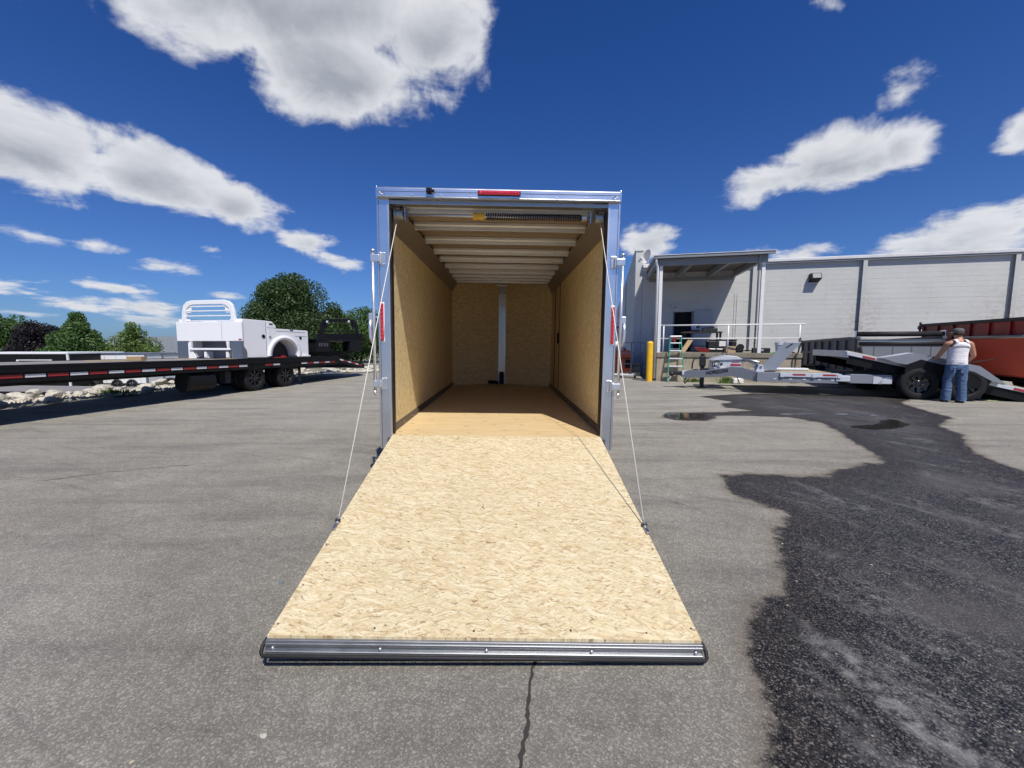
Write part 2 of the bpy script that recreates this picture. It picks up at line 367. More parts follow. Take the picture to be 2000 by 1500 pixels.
    g.l.new(g.m('MAXIMUM', ro, 0.03), b.inputs['Roughness']); b.inputs['Specular IOR Level'].default_value = 0.4
    hgt = g.m('MULTIPLY', g.m('ADD', g.m('MULTIPLY', k, 0.5), sm), g.m('SUBTRACT', 1.0, g.m('MULTIPLY', pud, 0.97)))
    g.l.new(g.bump(hgt, 0.5, 0.004), b.inputs['Normal']); return m

def block_mat(name, col, joints=True):
    m, g, b = mat(name); x, y, z = g.sep(obj_co(g)); P = g.comb(x, z, 0.0)
    a = g.noise(P, 0.9, 6, 0.62); f = g.noise(P, 14, 5, 0.65); s = g.noise(g.mapping(P, scale=(5, 0.5, 1)), 1.0, 5, 0.6)
    c = g.mix(a, tuple(q * 0.86 for q in col), tuple(min(1, q * 1.1) for q in col))
    c = g.mix(g.mapr(s, 0.55, 0.75, 0, 0.35), c, tuple(q * 0.78 for q in col))
    pe = g.m('MULTIPLY', g.mapr(g.noise(P, 3.2, 7, 0.7), 0.60, 0.66), g.mapr(z, 3.2, 1.2, 0.15, 1.0))
    near = g.m('MAXIMUM', g.mapr(g.m('ABSOLUTE', g.m('SUBTRACT', x, 8.4)), 0.1, 1.1, 1, 0), g.mapr(g.m('ABSOLUTE', g.m('SUBTRACT', x, 13.2)), 0.1, 1.3, 1, 0))
    pk = g.m('MULTIPLY', g.m('MULTIPLY', near, g.mapr(z, 4.0, 2.2, 0, 1)), g.mapr(g.noise(g.mapping(P, scale=(1, 2.2, 1)), 4.0, 6, 0.7), 0.47, 0.56))
    pe = g.m('MAXIMUM', pe, pk)
    c = g.mix(g.m('MULTIPLY', pe, 0.6), c, (0.34, 0.295, 0.245))
    c = g.mix(1.0, c, g.comb(*(g.m('ADD', 0.93, g.m('MULTIPLY', f, 0.14)),) * 3), 'MULTIPLY')
    g.l.new(c, b.inputs['Base Color']); b.inputs['Roughness'].default_value = 0.75
    h = f
    if joints:
        br = g.node('ShaderNodeTexBrick'); g.l.new(P, br.inputs['Vector']); br.inputs['Scale'].default_value = 1.0
        br.inputs['Brick Width'].default_value = 0.406; br.inputs['Row Height'].default_value = 0.203; br.inputs['Mortar Size'].default_value = 0.006
        br.inputs['Mortar Smooth'].default_value = 0.6
        h = g.m('SUBTRACT', g.m('MULTIPLY', f, 0.4), g.m('MULTIPLY', br.outputs['Fac'], 1.2))
    g.l.new(g.bump(h, 0.35, 0.006), b.inputs['Normal']); return m

def concrete_mat(name, col):
    m, g, b = mat(name); co = obj_co(g)
    a = g.noise(co, 1.6, 6, 0.65); f = g.noise(co, 30, 5, 0.7); st = g.noise(g.mapping(co, scale=(4, 4, 0.5)), 1.0, 5, 0.6)
    c = g.ramp(a, [(0.3, tuple(q * 0.68 for q in col)), (0.5, col), (0.7, tuple(q * 1.16 for q in col))])
    c = g.mix(g.mapr(st, 0.52, 0.7, 0, 0.55), c, tuple(q * 0.55 for q in col))
    c = g.mix(1.0, c, g.comb(*(g.m('ADD', 0.85, g.m('MULTIPLY', f, 0.3)),) * 3), 'MULTIPLY')
    g.l.new(c, b.inputs['Base Color']); b.inputs['Roughness'].default_value = 0.85; g.l.new(g.bump(f, 0.4, 0.006), b.inputs['Normal']); return m

def leaf_mat(name, c0, c1, c2):
    m, g, b = mat(name); geo = g.node('ShaderNodeNewGeometry'); rnd = geo.outputs['Random Per Island']
    c = g.ramp(g.m('ADD', g.m('MULTIPLY', rnd, 0.7), g.m('MULTIPLY', g.noise(obj_co(g), 0.9, 3, 0.5), 0.4)), [(0.1, c0), (0.5, c1), (0.95, c2)])
    g.l.new(c, b.inputs['Base Color']); b.inputs['Roughness'].default_value = 0.55
    tr = g.node('ShaderNodeBsdfTranslucent'); g.l.new(g.mix(1.0, c, (1.3, 1.5, 0.6), 'MULTIPLY'), tr.inputs[0])
    mx = g.node('ShaderNodeMixShader'); mx.inputs[0].default_value = 0.28
    g.l.new(b.outputs[0], mx.inputs[1]); g.l.new(tr.outputs[0], mx.inputs[2]); g.l.new(mx.outputs[0], g.n['Material Output'].inputs[0]); return m

def tread_plate(name, scale=18.0, rough=0.22):
    m, g, b = mat(name); co = obj_co(g)
    b.inputs['Base Color'].default_value = (0.55, 0.56, 0.57, 1); b.inputs['Metallic'].default_value = 1.0; b.inputs['Roughness'].default_value = rough
    x, y, z = g.sep(co); u = g.m('ADD', x, y); hs = []
    for sgn in (1, -1):
        a = g.m('MULTIPLY', g.m('ADD', u, g.m('MULTIPLY', z, sgn)), scale * 3.0)
        hs.append(g.m('POWER', g.m('ABSOLUTE', g.m('SINE', a)), 3.0))
    h = g.m('MULTIPLY', hs[0], hs[1]); g.l.new(g.bump(h, 0.9, 0.004), b.inputs['Normal']); g.l.new(g.mix(g.mapr(h, 0.02, 0.3), (0.33, 0.335, 0.34), (0.66, 0.67, 0.68)), b.inputs['Base Color']); return m

M = {}
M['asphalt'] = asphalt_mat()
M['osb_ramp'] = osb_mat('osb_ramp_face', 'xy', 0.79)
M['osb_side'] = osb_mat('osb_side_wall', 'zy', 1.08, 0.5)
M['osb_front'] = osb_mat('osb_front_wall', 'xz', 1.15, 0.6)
M['ply'] = plywood_mat()
M['alu'] = brushed('brushed_aluminium', (0.92, 0.93, 0.94), 0.30)
M['galv'] = paint('galvanised_steel', (0.44, 0.455, 0.47), 0.42, 1.0, 0.16, 9)
M['zinc'] = paint('zinc_bracket', (0.72, 0.73, 0.74), 0.38, 0.9, 0.12, 14)
M['steel_dark'] = paint('dark_steel', (0.025, 0.025, 0.028), 0.5, 0.1, 0.3, 8, spec=0.35)
M['bow'] = paint('roof_bow_metal', (0.74, 0.74, 0.73), 0.42, 0.8, 0.12, 5)
M['ceil'] = paint('ceiling_liner', (0.34, 0.26, 0.18), 0.55, 0.25, 0.1, 3)
M['cove'] = paint('brown_cove_trim', (0.33, 0.28, 0.235), 0.45, 0.5, 0.12, 3)
M['kick'] = paint('kick_trim', (0.16, 0.13, 0.10), 0.5, 0.4, 0.25, 12)
M['rubber'] = paint('black_rubber', (0.014, 0.014, 0.016), 0.6, 0, 0.35, 20, 0.2, spec=0.35)
M['tyre'] = paint('tyre_rubber', (0.014, 0.014, 0.015), 0.7, 0, 0.4, 15, 0.3, spec=0.3)
M['black_gloss'] = paint('gloss_black_paint', (0.012, 0.012, 0.014), 0.22, 0, 0.3, 4, coat=0.4)
M['black'] = paint('satin_black_paint', (0.007, 0.007, 0.008), 0.5, 0, 0.3, 4, spec=0.25)
M['white'] = paint('white_powdercoat', (0.86, 0.865, 0.875), 0.32, 0, 0.03, 3, coat=0.2)
M['white_sheet'] = paint('white_sheet_metal', (0.78, 0.79, 0.80), 0.35, 0, 0.05, 2)
M['rod'] = paint('lock_rod_zinc', (0.70, 0.72, 0.75), 0.33, 0.75, 0.1, 9)
M['cable'] = paint('cable_white', (0.78, 0.76, 0.72), 0.45, 0, 0.08, 40)
M['yellow'] = paint('yellow_paint', (0.85, 0.50, 0.02), 0.4, 0, 0.12, 6, dirt=(0.62, 0.36, 0.03))
M['cone_y'] = paint('yellow_cone', (0.75, 0.42, 0.03), 0.5, 0, 0.15, 30)
M['screw'] = paint('screw_head', (0.20, 0.20, 0.21), 0.35, 0.8, 0.3, 200)
M['red_tape'] = paint('red_reflector', (0.36, 0.028, 0.03), 0.3, 0, 0.2, 30)
M['white_tape'] = paint('white_reflector', (0.70, 0.70, 0.70), 0.3, 0, 0.15, 30)
M['wall'] = block_mat('painted_block', (0.545, 0.55, 0.53))
M['wall_smooth'] = block_mat('painted_steel_trim', (0.51, 0.52, 0.505), False)
M['coping'] = paint('coping_metal', (0.66, 0.66, 0.65), 0.5, 0.1, 0.15, 2, dirt=(0.42, 0.40, 0.36))
M['grey_steel'] = paint('grey_painted_steel', (0.23, 0.25, 0.275), 0.5, 0, 0.12, 3)
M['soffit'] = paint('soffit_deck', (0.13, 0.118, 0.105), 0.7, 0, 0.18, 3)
M['dock'] = concrete_mat('dock_concrete', (0.36, 0.315, 0.235))
M['dock_top'] = concrete_mat('dock_slab', (0.24, 0.215, 0.165))
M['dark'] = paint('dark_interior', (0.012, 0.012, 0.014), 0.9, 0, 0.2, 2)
M['door_grey'] = paint('door_grey', (0.40, 0.42, 0.45), 0.5, 0, 0.1, 4)
M['rail_white'] = paint('white_rail', (0.74, 0.74, 0.73), 0.42, 0, 0.12, 10)
M['ladder_green'] = paint('green_fibreglass', (0.03, 0.30, 0.19), 0.45, 0, 0.15, 10)
M['lad_alu'] = paint('ladder_aluminium', (0.80, 0.80, 0.79), 0.38, 0.4, 0.1, 10)
M['orange'] = paint('forklift_orange', (0.62, 0.13, 0.055), 0.42, 0, 0.15, 4)
M['red'] = paint('dump_red', (0.27, 0.022, 0.016), 0.42, 0, 0.12, 2, spec=0.35)
M['red_bounce_lit'] = paint('dump_red_bounce_lit', (0.46, 0.055, 0.025), 0.4, 0, 0.12, 2, spec=0.4)  # same dump red, brightened to paint in light bounced off the ground
M['red_item'] = paint('red_plastic', (0.60, 0.05, 0.045), 0.4, 0, 0.15, 8)
M['tgrey'] = paint('trailer_grey_light', (0.60, 0.63, 0.68), 0.34, 0.15, 0.08, 3, coat=0.3)
M['tgrey_mid'] = paint('trailer_grey_mid', (0.235, 0.255, 0.29), 0.35, 0.15, 0.1, 3, coat=0.3)
M['dgrey'] = paint('dump_grey', (0.085, 0.096, 0.115), 0.5, 0.0, 0.14, 2, spec=0.35)
M['dgrey_l'] = paint('dump_grey_light', (0.17, 0.19, 0.22), 0.4, 0.1, 0.1, 2)
M['deck_wood'] = paint('weathered_deck', (0.40, 0.33, 0.22), 0.8, 0, 0.25, 8)
M['plank'] = paint('grey_plank', (0.22, 0.21, 0.20), 0.75, 0, 0.25, 7)
M['wood'] = paint('raw_timber', (0.36, 0.25, 0.13), 0.8, 0, 0.25, 14)
M['card'] = paint('cardboard', (0.40, 0.29, 0.18), 0.85, 0, 0.12, 8)
M['bucket'] = paint('bucket_plastic', (0.62, 0.68, 0.80), 0.45, 0, 0.06, 5)
M['chrome'] = paint('chrome', (0.85, 0.85, 0.86), 0.12, 1.0, 0.05, 5)
M['tread'] = tread_plate('diamond_plate', 17, 0.12)
M['tread2'] = tread_plate('diamond_plate_fine', 12, 0.35)
M['roof_metal'] = paint('grey_metal_roof', (0.20, 0.22, 0.24), 0.5, 0.1, 0.1, 1)
M['rock'] = concrete_mat('limestone_rock', (0.52, 0.49, 0.42))
M['bark'] = concrete_mat('tree_bark', (0.10, 0.075, 0.05))
M['hose'] = paint('hose_black', (0.03, 0.03, 0.03), 0.5, 0, 0.2, 10)
M['weed'] = leaf_mat('weed_leaf', (0.05, 0.09, 0.02), (0.09, 0.15, 0.03), (0.14, 0.2, 0.05))
def led_mat():
    m, g, b = mat('red_led_lens'); co = obj_co(g)
    v = g.noise(co, 30, 2, 0.5)
    g.l.new(g.mix(v, (0.62, 0.03, 0.045), (0.48, 0.012, 0.03)), b.inputs['Base Color']); b.inputs['Roughness'].default_value = 0.16
    b.inputs['Coat Weight'].default_value = 0.6; return m
M['led'] = led_mat()
def solid(name, c, rough=0.6):
    m, g, b = mat(name); n = g.noise(obj_co(g), 12, 3, 0.6)
    g.l.new(g.mix(n, tuple(q * 0.85 for q in c), tuple(q * 1.1 for q in c)), b.inputs['Base Color']); b.inputs['Roughness'].default_value = rough; return m
M['tar'] = solid('tar_seal', (0.035, 0.033, 0.03), 0.8)
M['ink'] = solid('black_vinyl', (0.02, 0.02, 0.022), 0.4)
M['ink_red'] = solid('red_vinyl', (0.45, 0.03, 0.03), 0.4)
M['label_white'] = solid('white_label', (0.75, 0.74, 0.70), 0.6)

# ------------------------------------------------------------------ ground
WET = [(2.18, 4.24), (2.56, 4.33), (3.05, 4.24), (3.33, 4.21), (3.43, 4.38), (4.16, 4.71), (4.35, 4.71), (4.73, 5.3), (4.93, 5.87), (5.2, 6.39), (5.51, 7.24), (5.3, 7.76), (4.41, 7.93), (4.01, 7.93), (3.65, 7.39), (3.09, 7.39), (2.85, 7.76), (3.25, 8.29), (4.22, 8.35), (5.08, 8.55), (4.7, 9.0), (4.9, 9.5), (5.34, 9.85), (5.0, 10.9), (6.87, 11.6), (8.6, 11.2), (11.0, 10.9), (9.3, 9.7), (8.78, 8.68), (8.4, 7.7), (7.29, 6.88), (6.99, 6.21), (6.32, 5.57), (5.93, 5.05), (5.6, 4.3), (5.3, 3.0), (5.0, 1.5), (4.0, -0.5), (0.6, -0.5), (0.85, 1.23), (0.89, 1.32), (0.98, 1.51), (1.04, 1.69), (1.18, 1.93), (1.32, 2.09), (1.51, 2.16), (1.6, 2.33), (1.79, 2.64), (1.95, 2.94), (2.16, 3.11), (2.27, 3.31), (2.2, 3.48), (2.06, 3.72)]
PUD1 = [(2.91, 7.93), (3.2, 8.35), (3.6, 8.35), (3.95, 8.1), (3.9, 7.75), (3.61, 7.5), (3.15, 7.45)]
PUD2 = [(5.2, 6.55), (5.62, 6.8), (5.9, 6.55), (6.5, 6.7), (7.0, 7.05), (7.15, 7.6), (6.8, 7.5), (6.45, 7.15), (5.8, 6.95)]
PUD3 = [(5.3, 8.0), (6.3, 8.1), (7.2, 7.9), (7.3, 8.1), (6.2, 8.35), (5.4, 8.2)]
LOT = [(-10.6, 4.0), (-10.9, 8.0), (-10.6, 10.5), (-10.1, 13.0), (-9.6, 16.0), (-8.9, 19.4), (-6.2, 20.8), (-2.0, 22.0), (2.5, 24.0), (3.0, 60.0), (3.0, 700), (-700, 700), (-700, 4.0)]
def sdf(px, py, poly):
    d = np.full(px.shape, 1e9); inside = np.zeros(px.shape, bool); n = len(poly)
    for i in range(n):
        (ax, ay), (bx, by) = poly[i], poly[(i + 1) % n]
        ex, ey = bx - ax, by - ay; t = np.clip(((px - ax) * ex + (py - ay) * ey) / (ex * ex + ey * ey), 0, 1)
        d = np.minimum(d, np.hypot(px - ax - t * ex, py - ay - t * ey))
        c = ((ay > py) != (by > py)); xx = ax + (py - ay) / (by - ay + 1e-12) * ex; inside ^= c & (px < xx)
    return np.where(inside, d, -d)
def axis(fine0, fine1, step, ends):
    a = list(np.arange(fine0, fine1 + 1e-6, step))
    lo, hi, s = fine0, fine1, step
    while lo > ends[0]: s *= 1.22; lo -= s; a.insert(0, lo)
    s = step
    while hi < ends[1]: s *= 1.22; hi += s; a.append(hi)
    return np.array(a)
def build_ground():
    xs = axis(-1.2, 9.6, 0.09, (-700, 700)); ys = axis(0.0, 12.0, 0.09, (-300, 900))
    X, Y = np.meshgrid(xs, ys); lot = sdf(X, Y, LOT)
    t = np.clip((lot - 0.6) / 6.0, 0, 1); Z = -1.15 * t * t * (3 - 2 * t) - np.clip((lot - 25) / 60, 0, 1) * 1.8
    Z = Z + 0.0
    n, m = X.shape; v = np.stack([X.ravel(), Y.ravel(), Z.ravel()], -1)
    idx = np.arange(n * m).reshape(n, m)
    f = np.stack([idx[:-1, :-1], idx[:-1, 1:], idx[1:, 1:], idx[1:, :-1]], -1).reshape(-1, 4)
    me = bpy.data.meshes.new('ground'); me.from_pydata(v.tolist(), [], f.tolist()); me.materials.append(M['asphalt'])
    pud = np.maximum.reduce([sdf(X, Y, p) for p in (PUD1, PUD2, PUD3)])
    for nm, a in (('wet', np.maximum(sdf(X, Y, WET), -5)), ('puddle', np.maximum(pud, -5)), ('lot', np.clip(lot, -5, 5))):
        at = me.attributes.new(nm, 'FLOAT', 'POINT'); at.data.foreach_set('value', a.ravel().astype(np.float32))
    me.polygons.foreach_set('use_smooth', [True] * len(me.polygons))
    o = bpy.data.objects.new('ground', me); COL.objects.link(o); tag(o, 'grey worn asphalt yard with a dark wet patch', kind='structure'); return o
ground = build_ground()
def gz(x, y):
    l = float(sdf(np.array([x]), np.array([y]), LOT)[0]); t = min(max((l - 0.6) / 6, 0), 1)
    return -1.15 * t * t * (3 - 2 * t) - min(max((l - 25) / 60, 0), 1) * 1.8

# tar-filled crack in front of the ramp, loose chips on the paving
def ribbon(name, pts, w, mt, parent):
    b = MB(); L = []; Rr = []
    for i, p in enumerate(pts):
        q = Vector(pts[min(i + 1, len(pts) - 1)]) - Vector(pts[max(i - 1, 0)]); nrm = Vector((-q.y, q.x)).normalized()
        ww = w * random.uniform(0.5, 1.25); L.append((p[0] + nrm.x * ww, p[1] + nrm.y * ww, 0.004)); Rr.append((p[0] - nrm.x * ww, p[1] - nrm.y * ww, 0.004))
    b.add(L + Rr, [(i, i + 1, len(pts) + i + 1, len(pts) + i) for i in range(len(pts) - 1)])
    return b.build(name, mt, parent)
def wiggle(pts, n, amp):
    out = []
    for (a, b) in zip(pts[:-1], pts[1:]):
        for i in range(n):
            t = i / n; out.append((a[0] + (b[0] - a[0]) * t + random.gauss(0, amp), a[1] + (b[1] - a[1]) * t + random.gauss(0, amp * 0.4)))
    return out + [pts[-1]]
ribbon('asphalt_crack', wiggle([(0.13, 1.80), (0.09, 1.64), (0.06, 1.46), (0.06, 1.38), (0.04, 1.30), (0.02, 1.2), (0.0, 0.9)], 6, 0.003), 0.008, M['tar'], ground)
ribbon('asphalt_crack', wiggle([(1.42, 3.55), (1.52, 3.42), (1.60, 3.36)], 4, 0.006), 0.0035, M['tar'], ground)
ribbon('asphalt_crack', wiggle([(1.5, 5.05), (1.8, 5.0)], 6, 0.012), 0.003, M['tar'], ground)
ribbon('asphalt_crack', wiggle([(-4.9, 4.05), (-4.3, 4.45), (-3.6, 4.7)], 10, 0.025), 0.004, M['tar'], ground)
def chips():
    b = MB()
    for _ in range(110):
        y = 1.0 + 7.5 * random.random() ** 1.6; x = random.uniform(-1.25, 1.25) * (y + 0.4)
        r = random.uniform(0.003, 0.007) * (1 + 0.10 * y)
        pts = [(x + r * random.uniform(.6, 1.3) * math.cos(a), y + r * random.uniform(.6, 1.3) * math.sin(a), 0.001) for a in (0.2, 1.4, 2.7, 3.9, 5.2)]
        b.add(pts + [(x, y, r * random.uniform(.5, .9))], [(0, 1, 5), (1, 2, 5), (2, 3, 5), (3, 4, 5), (4, 0, 5)])
    tag(b.build('loose_stone_chips', M['dock']), 'small pale stone chips scattered over the asphalt', 'gravel', kind='stuff')
chips()

# ------------------------------------------------------------------ the enclosed cargo trailer
T = empty('enclosed_cargo_trailer', (-0.147, 3.698, 0), 0, 'open enclosed cargo trailer with oriented strand board walls and lowered ramp door', 'trailer')
T.rotation_euler = (0, 0.0136, 0.0167)
WI, WB, WE = 0.954, 0.989, 1.065
ZF, ZO, ZT, ZB, LEN = 0.56, 2.623, 2.7365, 0.4326, 4.55
VN = 0.42   # depth of the shallow nose
# shell
for s in (-1, 1):
    b = MB(); b.box(min(s * 1.012, s * 1.058), max(s * 1.012, s * 1.058), 0.092, LEN + 0.02, ZB + 0.03, ZT - 0.03); b.build('side_skin', M['white_sheet'], T)
MB().prism([(-1.058, 0.02), (1.058, 0.02), (1.058, LEN), (0.25, LEN + VN + 0.2), (-0.25, LEN + VN + 0.2), (-1.058, LEN)], 'z', ZT - 0.028, ZT - 0.004).build('roof_skin', M['white_sheet'], T)
MB().prism([(-1.012, LEN + .025), (0, LEN + VN + .05), (1.012, LEN + .025), (1.05, LEN + .03), (0.25, LEN + VN + 0.2), (-0.25, LEN + VN + 0.2), (-1.05, LEN + .03)], 'z', ZB + 0.03, ZT - 0.03).build('nose_skin', M['white_sheet'], T)
MB().prism([(-WB, 0.004), (WB, 0.004), (WB, LEN), (0, LEN + VN + .02), (-WB, LEN)], 'z', ZF - 0.02, ZF).build('floor_panel', M['ply'], T)
for s in (-1, 1):
    x0, x1 = sorted((s * WB, s * 1.008))
    if s < 0: MB().box(x0, x1, 0.094, LEN + .02, ZF + .002, 2.64).build('wall_panel', M['osb_side'], T)
    else:
        for (ya, yb, za, zb) in ((0.094, 3.30, ZF + .002, 2.64), (3.98, LEN + .02, ZF + .002, 2.64), (3.303, 3.977, 2.44, 2.64)):
            MB().box(x0, x1, ya, yb, za, zb).build('wall_panel', M['osb_side'], T)
    MB().prism([(s * WB, ZF + .003), (s * (WB - .022), ZF + .003), (s * (WB - .018), ZF + .05), (s * (WB - .004), ZF + .065), (s * WB, ZF + .065)], 'y', 0.10, LEN - .01).build('base_trim', M['kick'], T)
    MB().prism([(s * WB, 2.42), (s * (WB - .012), 2.42), (s * (WB - .10), 2.585), (s * (WB - .10), 2.60), (s * WB, 2.60)], 'y', 0.10, LEN).build('cove_trim', M['cove'], T)
    for k in range(12):
        y = 0.14 + k * 0.37
        MB().cyl((s * (WB - .023), y, ZF + .03), (s * (WB - .016), y, ZF + .03), .006, n=8).build('screw', M['zinc'], T)
# side door in the right wall
sd = MB().box(WB + .004, 1.006, 3.33, 3.95, ZF + .02, 2.42).build('side_door', M['osb_side'], T)
for (ya, yb, za, zb) in ((3.303, 3.328, ZF + .004, 2.438), (3.952, 3.977, ZF + .004, 2.438), (3.33, 3.95, 2.422, 2.438)):
    MB().box(WB - .006, 1.0, ya, yb, za, zb).build('door_gasket', M['rubber'], sd)
MB().box(WB - .03, WB + .003, 3.37, 3.42, 1.42, 1.60).build('handle', M['rubber'], sd, bevel=.006)
# front wall: two boards in a shallow nose, tread-plate strip between
for s in (-1, 1):
    MB().hexa([(s * WB, LEN, ZF + .002), (s * .055, LEN + VN * .94, ZF + .002), (s * .055, LEN + VN * .94 + .02, ZF + .002), (s * WB, LEN + .02, ZF + .002)],
              [(s * WB, LEN, 2.64), (s * .055, LEN + VN * .94, 2.64), (s * .055, LEN + VN * .94 + .02, 2.64), (s * WB, LEN + .02, 2.64)]).build('front_panel', M['osb_front'], T)
yb = LEN + VN * .92
MB().box(-.062, .062, yb - .012, yb - .004, ZF + .24, 2.44).build('tread_plate_strip', M['tread'], T)
MB().box(-.058, .058, yb - .012, yb - .003, 2.442, 2.60).build('strip_cap', M['galv'], T)
for s in (-1, 1): MB().box(s * .066 - .005, s * .066 + .005, yb - .02, yb - .006, ZF + .004, 2.43).build('strip_edge', M['zinc'], T)
MB().box(-.045, .045, yb - .03, yb - .013, ZF + .004, ZF + .26).build('breaker_plate', M['rubber'], T, bevel=.006)
MB().box(-.11, .11, 4.38, 4.56, 2.515, 2.545).build('dome_light', M['white_sheet'], T, bevel=.012)
# ceiling liner and hat-section roof bows
MB().box(-WB, WB, 0.10, LEN + .3, 2.655, 2.668).build('ceiling_panel', M['ceil'], T)
for i, y in enumerate((0.20, 0.75, 1.33, 1.91, 2.42, 2.93, 3.40, 3.80, 4.12, 4.44)):
    z0 = 2.578; b = MB()
    b.prism([(y - .058, 2.652), (y - .055, 2.622), (y - .026, 2.618), (y - .021, z0), (y + .021, z0), (y + .026, 2.618), (y + .055, 2.622), (y + .058, 2.652)], 'x', -WB + .09, WB - .09)
    b.build('roof_bow', M['bow'], T, bevel=.003)
# rear frame
for s in (-1, 1):
    x0, x1 = sorted((s * WI, s * WE))
    j = MB().box(x0, x1, 0.0, 0.092, ZB, ZO + .02).build('door_jamb', M['alu'], T, bevel=.006)
    xe0, xe1 = sorted((s * (WI + .001), s * (WI + .012))); MB().box(xe0, xe1, -.006, -.0005, ZF, ZO - .02).build('jamb_lip', M['zinc'], j)
    xs0, xs1 = sorted((s * (WE - .022), s * (WE - .018))); MB().box(xs0, xs1, -.003, -.0005, ZB + .01, ZO).build('jamb_seam', M['kick'], j)
    xg0, xg1 = sorted((s * (WI - .010), s * (WI - .001))); MB().box(xg0, xg1, .02, .09, ZF + .01, ZO - .05).build('weather_seal', M['rubber'], T)
    # tail light
    xc = s * 1.026; tl = MB().box(xc - .019, xc + .019, -.010, -.0006, 1.405, 1.755).build('tail_light', M['white_sheet'], T, bevel=.006)
    MB().box(xc - .014, xc + .014, -.024, -.0105, 1.415, 1.745).build('lens', M['led'], tl, bevel=.008, seg=3)
    for k in range(9): MB().sphere((xc, -.024, 1.433 + k * .037), (.009, .006, .009), 8, 6).build('led_bead', M['led'], tl, True)
# header
hd = MB().prism([(-.022, ZO + .028), (.09, ZO + .028), (.09, ZT), (-.008, ZT), (-.022, ZT - .012)], 'x', -WE + .012, WE - .012).build('header', M['alu'], T, bevel=.004)
MB().box(-WE + .013, WE - .013, -.0245, -.0225, ZT - .043, ZT - .040).build('seam', M['kick'], hd)
MB().prism([(-.030, ZO + .014), (.0, ZO + .014), (.0, ZO + .027), (-.0225, ZO + .033), (-.034, ZO + .024)], 'x', -WE + .016, WE - .016).build('drip_lip', M['galv'], hd)
MB().box(-WI - .01, WI + .01, .012, .088, ZO - .022, ZO + .012).build('inner_header', M['galv'], T, bevel=.003)
for s in (-1, 1): MB().box(s * 1.059 - .006, s * 1.059 + .006, -.012, .092, ZO + .021, ZT + .004).build('corner_post', M['alu'], T, bevel=.003)
for k in range(9):
    x = -1.0 + k * .25; MB().sphere((x, -.0225, ZO + .045), (.006, .004, .006), 8, 6).build('rivet', M['zinc'], hd, True)
for s in (-1, 1):
    for k in range(2): MB().bar((s * (1.03 - .018 * k), -.0235, ZT - .046), (s * (1.003 - .018 * k), -.0235, ZT - .070), .007, .003, (0, 1, 0)).build('corner_mark', M['kick' if k else 'white_sheet'], hd)
hl = MB().box(-.185, .185, -.030, -.0235, ZT - .066, ZT - .022).build('brake_light', M['rubber'], T, bevel=.01)
MB().box(-.178, .178, -.044, -.0305, ZT - .062, ZT - .026).build('lens', M['led'], hl, bevel=.012, seg=3)
for k in range(15): MB().sphere((-.16 + k * .0229, -.0435, ZT - .044), (.008, .005, .009), 8, 6).build('led_bead', M['led'], hl, True)
cm = MB().box(-.625, -.575, -.055, -.023, ZT - .058, ZT - .014).build('backup_camera', M['black'], T, bevel=.008)
MB().cyl((-.603, -.054, ZT - .037), (-.603, -.072, ZT - .037), .016, .013, 16).build('camera_lens', M['black_gloss'], cm)
MB().cyl((-.575, -.045, ZT - .040), (-.555, -.045, ZT - .040), .011, n=12).build('camera_hinge', M['black'], cm)
# torsion bar, spring, cable drums and lift cables
MB().cyl((-.92, .13, 2.545), (.92, .13, 2.545), .013, n=12).build('torsion_shaft', M['zinc'], T, True)
sp = [(-.12 + .86 * i / 660, .13 + .030 * math.cos(i * math.pi / 6), 2.545 + .030 * math.sin(i * math.pi / 6)) for i in range(661)]
MB().tube(sp, .0045, 5).build('torsion_spring', M['steel_dark'], T, True)
MB().cyl((-.205, .13, 2.545), (-.135, .13, 2.545), .026, .034, 14).cyl((-.235, .13, 2.545), (-.205, .13, 2.545), .032, n=6).build('winding_cone', M['cone_y'], T)
MB().cyl((.745, .13, 2.545), (.79, .13, 2.545), .034, .022, 14).build('spring_anchor', M['zinc'], T)
for x in (-.16 + .98, -.84): MB().box(x - .006, x + .006, .09, .20, 2.49, 2.60).build('shaft_bracket', M['galv'], T)
for s in (-1, 1):
    pr = []
    for k in range(7): pr += [(.050, k * .010), (.044, k * .010 + .005)]
    MB().lathe([(0, -.004), (.056, -.004), (.056, 0)] + pr + [(.056, .072), (0, .072)], (s * .865 if s > 0 else s * .865 - .07, .13, 2.545), (1, 0, 0), 20).build('cable_drum', M['galv'], T, True)
def ramp_pt(x, f, dz=0.0):   # f = 0 hinge .. 1 outer end
    return (x, -2.0146 * f, ZF - (ZF - 0.1149) * f - 0.012 * (x / WI) * f + dz)
for s in (-1, 1):
    e = Vector(ramp_pt(s * (WI - .005), .615, .03))
    a = Vector((s * .915, .118, 2.50))
    MB().tube([a, e], .0030, 8).build('lift_cable', M['cable'], T, True)
    br = MB().bar(e + Vector((0, .0, -.024)), e + Vector((0, -.09, -.044)), .020, .020).build('cable_bracket', M['galv'], T, bevel=.004)
    MB().cyl(e + Vector((-.014, -.02, -.012)), e + Vector((.014, -.02, -.012)), .010, n=10).build('clevis_pin', M['steel_dark'], br)
    MB().tube([e, e + Vector((0, -.01, -.012)), e + Vector((0, -.035, -.028))], .009, 8).build('thimble', M['zinc'], br, True)
